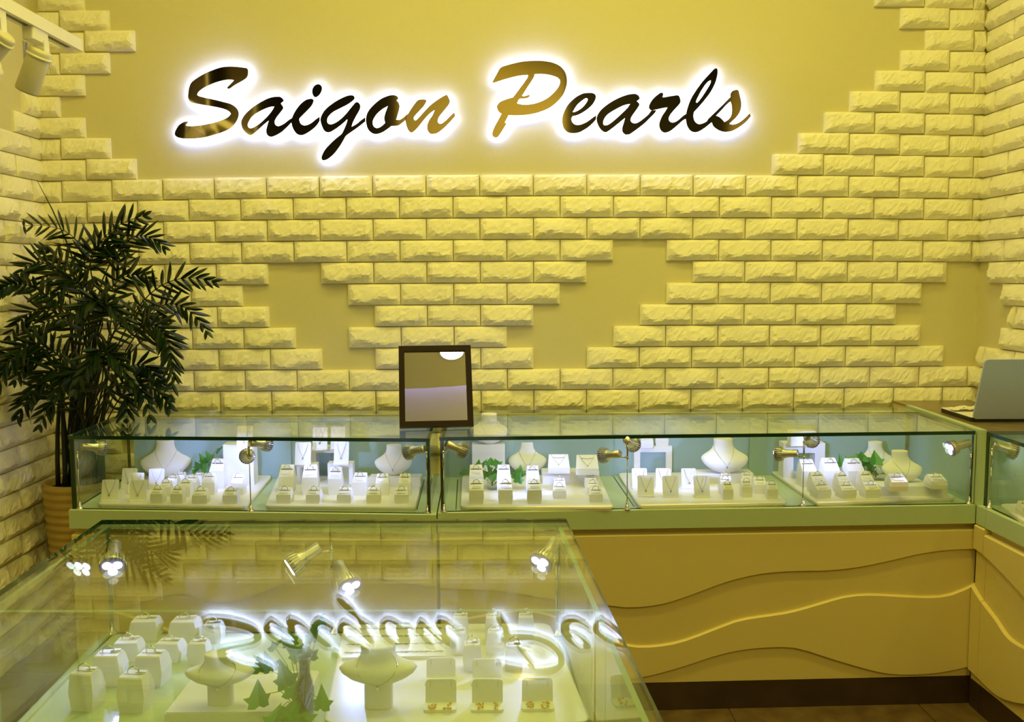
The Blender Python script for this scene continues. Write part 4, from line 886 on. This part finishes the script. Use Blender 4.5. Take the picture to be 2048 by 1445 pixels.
B().box((-mw/2+.004, .0185, .006), (mw/2-.004, .020, mh-.004)).xf(tilt).obj('mirror_back', 'frame', tm)
B().add([(-.03, .105, mh*.7), (.03, .105, mh*.7), (.03, .16, .001), (-.03, .16, .001), (-.03, .109, mh*.7), (.03, .109, mh*.7), (.03, .164, .001), (-.03, .164, .001)],
        [(0, 1, 2, 3), (7, 6, 5, 4), (0, 4, 5, 1), (1, 5, 6, 2), (2, 6, 7, 3), (3, 7, 4, 0)]).obj('easel_leg', 'frame', tm)
# downlight seen in the mirror
dlx, dly = .185, .915
dt = thing('downlight', 'round ceiling downlight reflected in the table mirror', 'light', (dlx, dly, CEIL-.0005))
B().lathe([(.075, -.004), (.095, -.004), (.095, 0), (.075, 0)], 28, cap=False).obj('trim_ring', 'track', dt); B().lathe([(.075, -.003), (.075, 0)], 28).obj('lamp_disc', 'lamp', dt)

# ------------------------------------------------------------------ laptop, notebook, papers
l0 = onz(1947, 843, ZT+.004); Yl = l0.y
lt = thing('laptop', 'open silver laptop seen from behind on the corner cabinet', 'laptop', l0+Vector((.16, 0, -.004)), R_(-1))
lw_, lh_ = .325, .207
top = ony(1968, 722, Yl-.035); lhh = (top.z-ZT)
ld = B().prism(rounded_rect(lw_, lh_, .012), -.003, .003); ld.xf(Matrix.Translation((0, 0, lh_/2)) @ Matrix.Rotation(R_(90), 4, 'X'))
lean = math.acos(min(1, lhh/lh_)) if lhh < lh_ else .12
ld.xf(Matrix.Translation((0, 0, .012)) @ Matrix.Rotation(-.16 if False else .30, 4, 'X')); 
lid_o = ld.obj('screen_lid', 'laptop', lt)
lg = B().lathe([(.019, 0), (.019, .0006)], 20); lg.xf(Matrix.Translation((0, 0, .012)) @ Matrix.Rotation(.30, 4, 'X') @ Matrix.Translation((.012, -.0032, .115)) @ Matrix.Rotation(R_(90), 4, 'X')); lg.obj('lid_emblem', 'logo', lid_o)
kb = B().prism(rounded_rect(lw_, .22, .012), 0, .0135).obj('keyboard_base', 'black', lt, loc=(0, .115, .0005))
B().prism(rounded_rect(lw_, .22, .012), .0135, .0155).obj('palm_rest', 'paper', kb)
pq = lt.location+Vector((-.118, .150, .0165))
pp = thing('paper_sheets', 'crumpled paper sheets lying on the open laptop beside its screen', 'paper', pq)
bq = B(); rnd = random.Random(3)
for i in range(7):
    for j in range(5): bq.v.append(Vector((-.05+.11*i/6+.004*j, -.03+.06*j/4, .004+rnd.uniform(0, .012)*(1 if 0 < i < 6 else .6))))
for i in range(6):
    for j in range(4): a = i*5+j; bq.f.append((a, a+5, a+6, a+1)); bq.m.append(0)
bq.obj('sheet', 'paper', pp)

# ------------------------------------------------------------------ track with spotlights
tx, ty_end = onz(159, 90, 2.17).x, 0
te = ony(158, 88, 2.93); X0 = te.x; ZTK = te.z
tr = thing('lighting_track', 'white ceiling lighting track hanging at the upper left', 'track', (X0-.02, 2.2, ZTK))
trk = B(); pr = [(-.022, -.018), (-.008, -.018), (-.008, -.006), (.008, -.006), (.008, -.018), (.022, -.018), (.022, .018), (-.022, .018)]
prk = [(x, y) for x, y in pr]
trk.prism([(x, y) for x, y in prk], -.75, .73); trk.xf(Matrix.Rotation(R_(90), 4, 'X')); 
trk.obj('track_rail', 'track', tr)
B().box((-.0075, -.70, -.0178), (.0075, .70, -.0165)).obj('contact_strip', 'black', tr)
for yy in (-.5, .30): B().tube([(0, yy, .018), (0, yy, CEIL-ZTK)], .005, 8).obj('hanger_rod', 'track', tr)
def spot(label, px, py, d, Yp):
    q = ony(px, py, Yp); t = thing('track_spotlight', label, 'spotlight', (X0-.02, Yp, ZTK-.018), 0, 'track spotlights')
    B().prism(rounded_rect(.034, .09, .006), -.035, .0).obj('adapter', 'track', t)
    d = Vector(d).normalized()
    hub = Vector((-.012, 0, -.120)); r = .032
    body = B().lathe([(r*.8, -.07), (r*.92, -.068), (r, -.062), (r, .055), (r*.95, .06), (r*.9, .05)], 24)
    mt = Matrix.Translation(hub) @ d.to_track_quat('Z', 'Y').to_matrix().to_4x4()
    body.xf(mt).obj('spot_body', 'spotbody', t, True)
    rg = torus(r*1.02, .003, 24, 6); rg.xf(mt @ Matrix.Translation((0, 0, -.05)) @ Matrix.Rotation(R_(90), 4, 'X')); rg.obj('trim_ring', 'track', t, True)
    for s in (-1, 1):
        br = B().box((s*.030-.0015, -.014, -.10), (s*.030+.0015, .014, -.033)); br.obj('bracket', 'track', t)
        B().tube([(s*.026, 0, -.036), (s*.036, .004, -.10)], .0025, 6).obj('bracket_rod', 'track', t)
    return t
spot('white track spotlight nearest the back wall, aimed down left', 90, 130, (-.45, .15, -.85), 2.70)
spot('white track spotlight cut by the left picture edge', 5, 80, (-.62, .1, -.6), 2.475)

# ------------------------------------------------------------------ potted palm
pc_ = Vector((ony(90, 975, 3.2).x+.121, 3.205, 0)); PR, PH = .118, ony(110, 976, 3.09).z
pt = thing('planter', 'tall ribbed mustard-yellow planter behind the left counter end', 'planter', pc_)
prof = []
nr = 22
for i in range(nr+1):
    z = PH*i/nr; r = PR*(.66+.34*(i/nr)**.9)
    prof += [(r, z-.0001 if i else 0)]
    if i < nr: prof += [(r+.006, z+PH/nr*.35), (r+.007, z+PH/nr*.65), (r+.001, z+PH/nr*.95)]
prof += [(PR-.012, PH), (PR-.014, PH-.03)]
B().lathe(prof, 32).obj('pot_body', 'pot', pt, True)
B().lathe([(PR-.016, PH-.05), (PR-.016, PH-.022), (.02, PH-.012)], 20).obj('soil', 'soil', pt, True)
palm = thing('potted_palm', 'dark green feathery palm with arching fronds in the yellow planter', 'plant', pc_+Vector((0, 0, PH-.012)))
PO = palm.location
def leaflet_mesh(k):
    rnd = random.Random(k); V = []; n = 5; bend = rnd.uniform(.05, .22)
    for i in range(n+1):
        t = i/n; wd = .5*math.sin(math.pi*min(1, .12+t*.88))**.8*(1 if t < .98 else .2); z = -bend*t*t
        V += [(-wd, t, z+.0), (0, t, z-.35*wd), (wd, t, z+.0)]
    Fc = []
    for i in range(n):
        a = i*3; Fc += [(a, a+1, a+4, a+3), (a+1, a+2, a+5, a+4)]
    return mesh('leaflet', V, Fc, 'palm')
LL = [leaflet_mesh(k) for k in range(5)]
def clampP(p): return Vector((min(max(p.x, XL+.035), 9), min(p.y, YW-.035), p.z))
FR = [  # start px, bend px, tip px, depths of the three, leaflet length px, width px, pairs
 ((165,585),(150,478),(28,452),(3.1,3.1,3.2),46,5,13), ((172,575),(205,480),(286,432),(3.1,3.08,3.05),52,7,12), ((205,560),(262,478),(325,492),(3.12,3.1,3.1),50,6,13),
 ((140,600),(92,528),(36,548),(3.1,3.05,3.05),42,6,12), ((140,640),(60,572),(-12,588),(3.05,2.9,2.8),40,8,14), ((150,660),(82,618),(18,672),(3.05,3.0,3.0),44,6,13),
 ((250,662),(322,572),(424,562),(3.05,2.95,2.9),54,7,13), ((270,672),(340,608),(412,662),(3.08,3.0,2.95),44,7,13), ((235,700),(312,652),(350,748),(3.0,2.9,2.85),52,7,14),
 ((250,720),(325,670),(342,790),(3.05,2.95,2.9),48,7,14), ((200,650),(196,600),(128,640),(2.95,2.85,2.8),44,9,11), ((205,650),(215,610),(262,650),(2.95,2.85,2.82),40,8,10),
 ((125,720),(52,690),(-10,780),(3.0,2.9,2.85),48,7,13), ((110,730),(40,715),(-5,745),(3.05,3.0,2.95),46,6,12), ((205,760),(198,700),(150,780),(2.95,2.85,2.82),44,9,10), ((212,760),(215,705),(262,760),(2.95,2.85,2.82),42,9,10),
 ((215,690),(232,560),(238,470),(3.1,3.1,3.1),48,7,11), ((230,770),(292,770),(338,812),(3.05,3.0,2.97),46,7,11), ((120,790),(75,780),(36,832),(3.08,3.05,3.05),44,7,10), ((160,690),(150,560),(86,500),(3.15,3.15,3.15),44,7,12),
 ((180,700),(110,640),(40,700),(3.1,3.1,3.1),48,7,13), ((190,720),(260,640),(330,640),(3.15,3.15,3.15),48,7,13), ((150,760),(90,700),(30,760),(3.0,2.95,2.92),46,7,13), ((180,800),(110,740),(60,800),(3.0,2.95,2.95),46,8,12),
 ((200,800),(270,730),(320,770),(3.05,3.0,3.0),50,8,12), ((190,640),(150,560),(110,600),(3.05,3.0,2.95),44,7,11), ((180,640),(240,560),(300,560),(3.15,3.12,3.1),46,7,12), ((200,820),(160,740),(110,790),(2.95,2.9,2.88),48,8,12),
 ((215,820),(260,760),(300,830),(3.0,2.95,2.92),48,8,11), ((170,850),(120,790),(80,850),(3.05,3.0,3.0),44,7,11), ((185,560),(190,500),(250,500),(3.12,3.1,3.08),42,7,11), ((160,620),(120,540),(70,590),(3.15,3.15,3.15),44,6,12),
 ((210,850),(250,790),(250,860),(3.05,3.0,3.0),44,8,10), ((180,720),(170,640),(220,610),(3.0,2.95,2.92),44,8,11)]
bez = lambda a, b, c, t: a*(1-t)**2+b*2*t*(1-t)+c*t*t
leaf_jobs = []
for fi, (s, m_, e, Ys, Lp, Wp, n) in enumerate(FR):
    a, b_, c = (clampP(ony(q[0], q[1], yy)) for q, yy in zip((s, m_, e), Ys))
    ctrl = b_*2-(a+c)/2
    ctrl = clampP(ctrl)
    pts = [clampP(bez(a, ctrl, c, t/14))-PO for t in range(15)]
    fo = link('frond', None, palm)
    basep = Vector((random.uniform(-.05, .05), random.uniform(-.05, .05), 0))
    st = [bez(basep, Vector((basep.x*.6+pts[0].x*.25, pts[0].y*.3, pts[0].z*.6)), pts[0], t/8) for t in range(8)]
    b = B().tube(st+pts, [.0045-.0022*k/8 for k in range(8)]+[.0024-.0017*k/14 for k in range(15)], 5)
    fo.data = b.mesh('frond', 'palmstem', True) if False else None
    COL.objects.unlink(fo); bpy.data.objects.remove(fo)
    fo = b.obj('frond', 'palmstem', palm, True)
    view = ((a+c)/2-CAM).normalized()
    for i in range(n):
        t = .16+.84*i/(n-1); P = bez(a, ctrl, c, t); T = (bez(a, ctrl, c, min(t+.03, 1.03))-bez(a, ctrl, c, t-.03)).normalized()
        k = P.y/F; env = (.55+.45*math.sin(math.pi*min(1, t*1.05)))*(1 if t < .97 else .8)
        side = T.cross(view).normalized()
        for sg in (-1, 1):
            ang = R_(62-34*t+random.uniform(-9, 9))
            D = (T*math.cos(ang)+side*sg*math.sin(ang)+view*random.uniform(-.35, .2)+Vector((0, 0, -.22*random.random()-.05))).normalized()
            L = Lp*k*env*random.uniform(.9, 1.25)
            tipp = P+D*L; tc2 = clampP(tipp)
            if (tc2-tipp).length > 1e-4: D = (tc2-P); L = max(D.length, .01); D.normalize()
            X = D.cross(view).normalized()+Vector((random.uniform(-.25, .25), random.uniform(-.4, .4), random.uniform(-.25, .25))); X = (X-D*X.dot(D)).normalized(); Z = X.cross(D)
            wd = Wp*k*1.05
            mtx = Matrix(((X.x*wd, D.x*L, Z.x*L, P.x-PO.x), (X.y*wd, D.y*L, Z.y*L, P.y-PO.y), (X.z*wd, D.z*L, Z.z*L, P.z-PO.z), (0, 0, 0, 1)))
            leaf_jobs.append((fo, mtx, L*wd/k/k))
order = sorted(range(len(leaf_jobs)), key=lambda i: -leaf_jobs[i][2]); keep = set(order[:290]); rest = {}
for i, (fo, mtx, _) in enumerate(leaf_jobs):
    me = LL[i % 5]
    if i in keep:
        o = bpy.data.objects.new('leaflet', me); COL.objects.link(o); o.parent = fo; o.matrix_local = mtx
    else:
        bb = rest.setdefault(fo.name, (fo, B()))[1]; bb.add([mtx @ v.co for v in me.vertices], [tuple(p.vertices) for p in me.polygons])
bb = B()
for fo, b in rest.values(): bb.add(b.v, b.f)
tag(bb.obj('leaflets', 'palm', palm), kind='stuff')
# spear leaf and canes
sp = [clampP(ony(x, y, 3.12))-PO for x, y in ((168, 610), (140, 500), (105, 420), (74, 361))]
B().tube(sp, [.003, .0028, .0022, .0006], 6).obj('spear_leaf', 'palm', palm)
for (x0, x1, y1) in ((130, 165, 600), (150, 190, 560), (170, 205, 620), (190, 240, 640), (160, 140, 640), (180, 175, 590), (205, 225, 700), (145, 120, 700), (165, 215, 560), (195, 265, 690)):
    q0 = ony(x0, 962, 3.2); q0 = Vector((min(max(q0.x, pc_.x-.08), pc_.x+.08), pc_.y+random.uniform(-.06, .05), 0)); q1 = clampP(ony(x1, y1, random.uniform(3.05, 3.15)))-PO; q0 = Vector((q0.x-PO.x, q0.y-PO.y, 0))
    B().tube([bez(q0, Vector((q0.x, q0.y, q1.z*.6)), q1, t/8) for t in range(9)], [.0085-.0007*t for t in range(9)], 7).obj('cane', 'palmstem', palm, True)
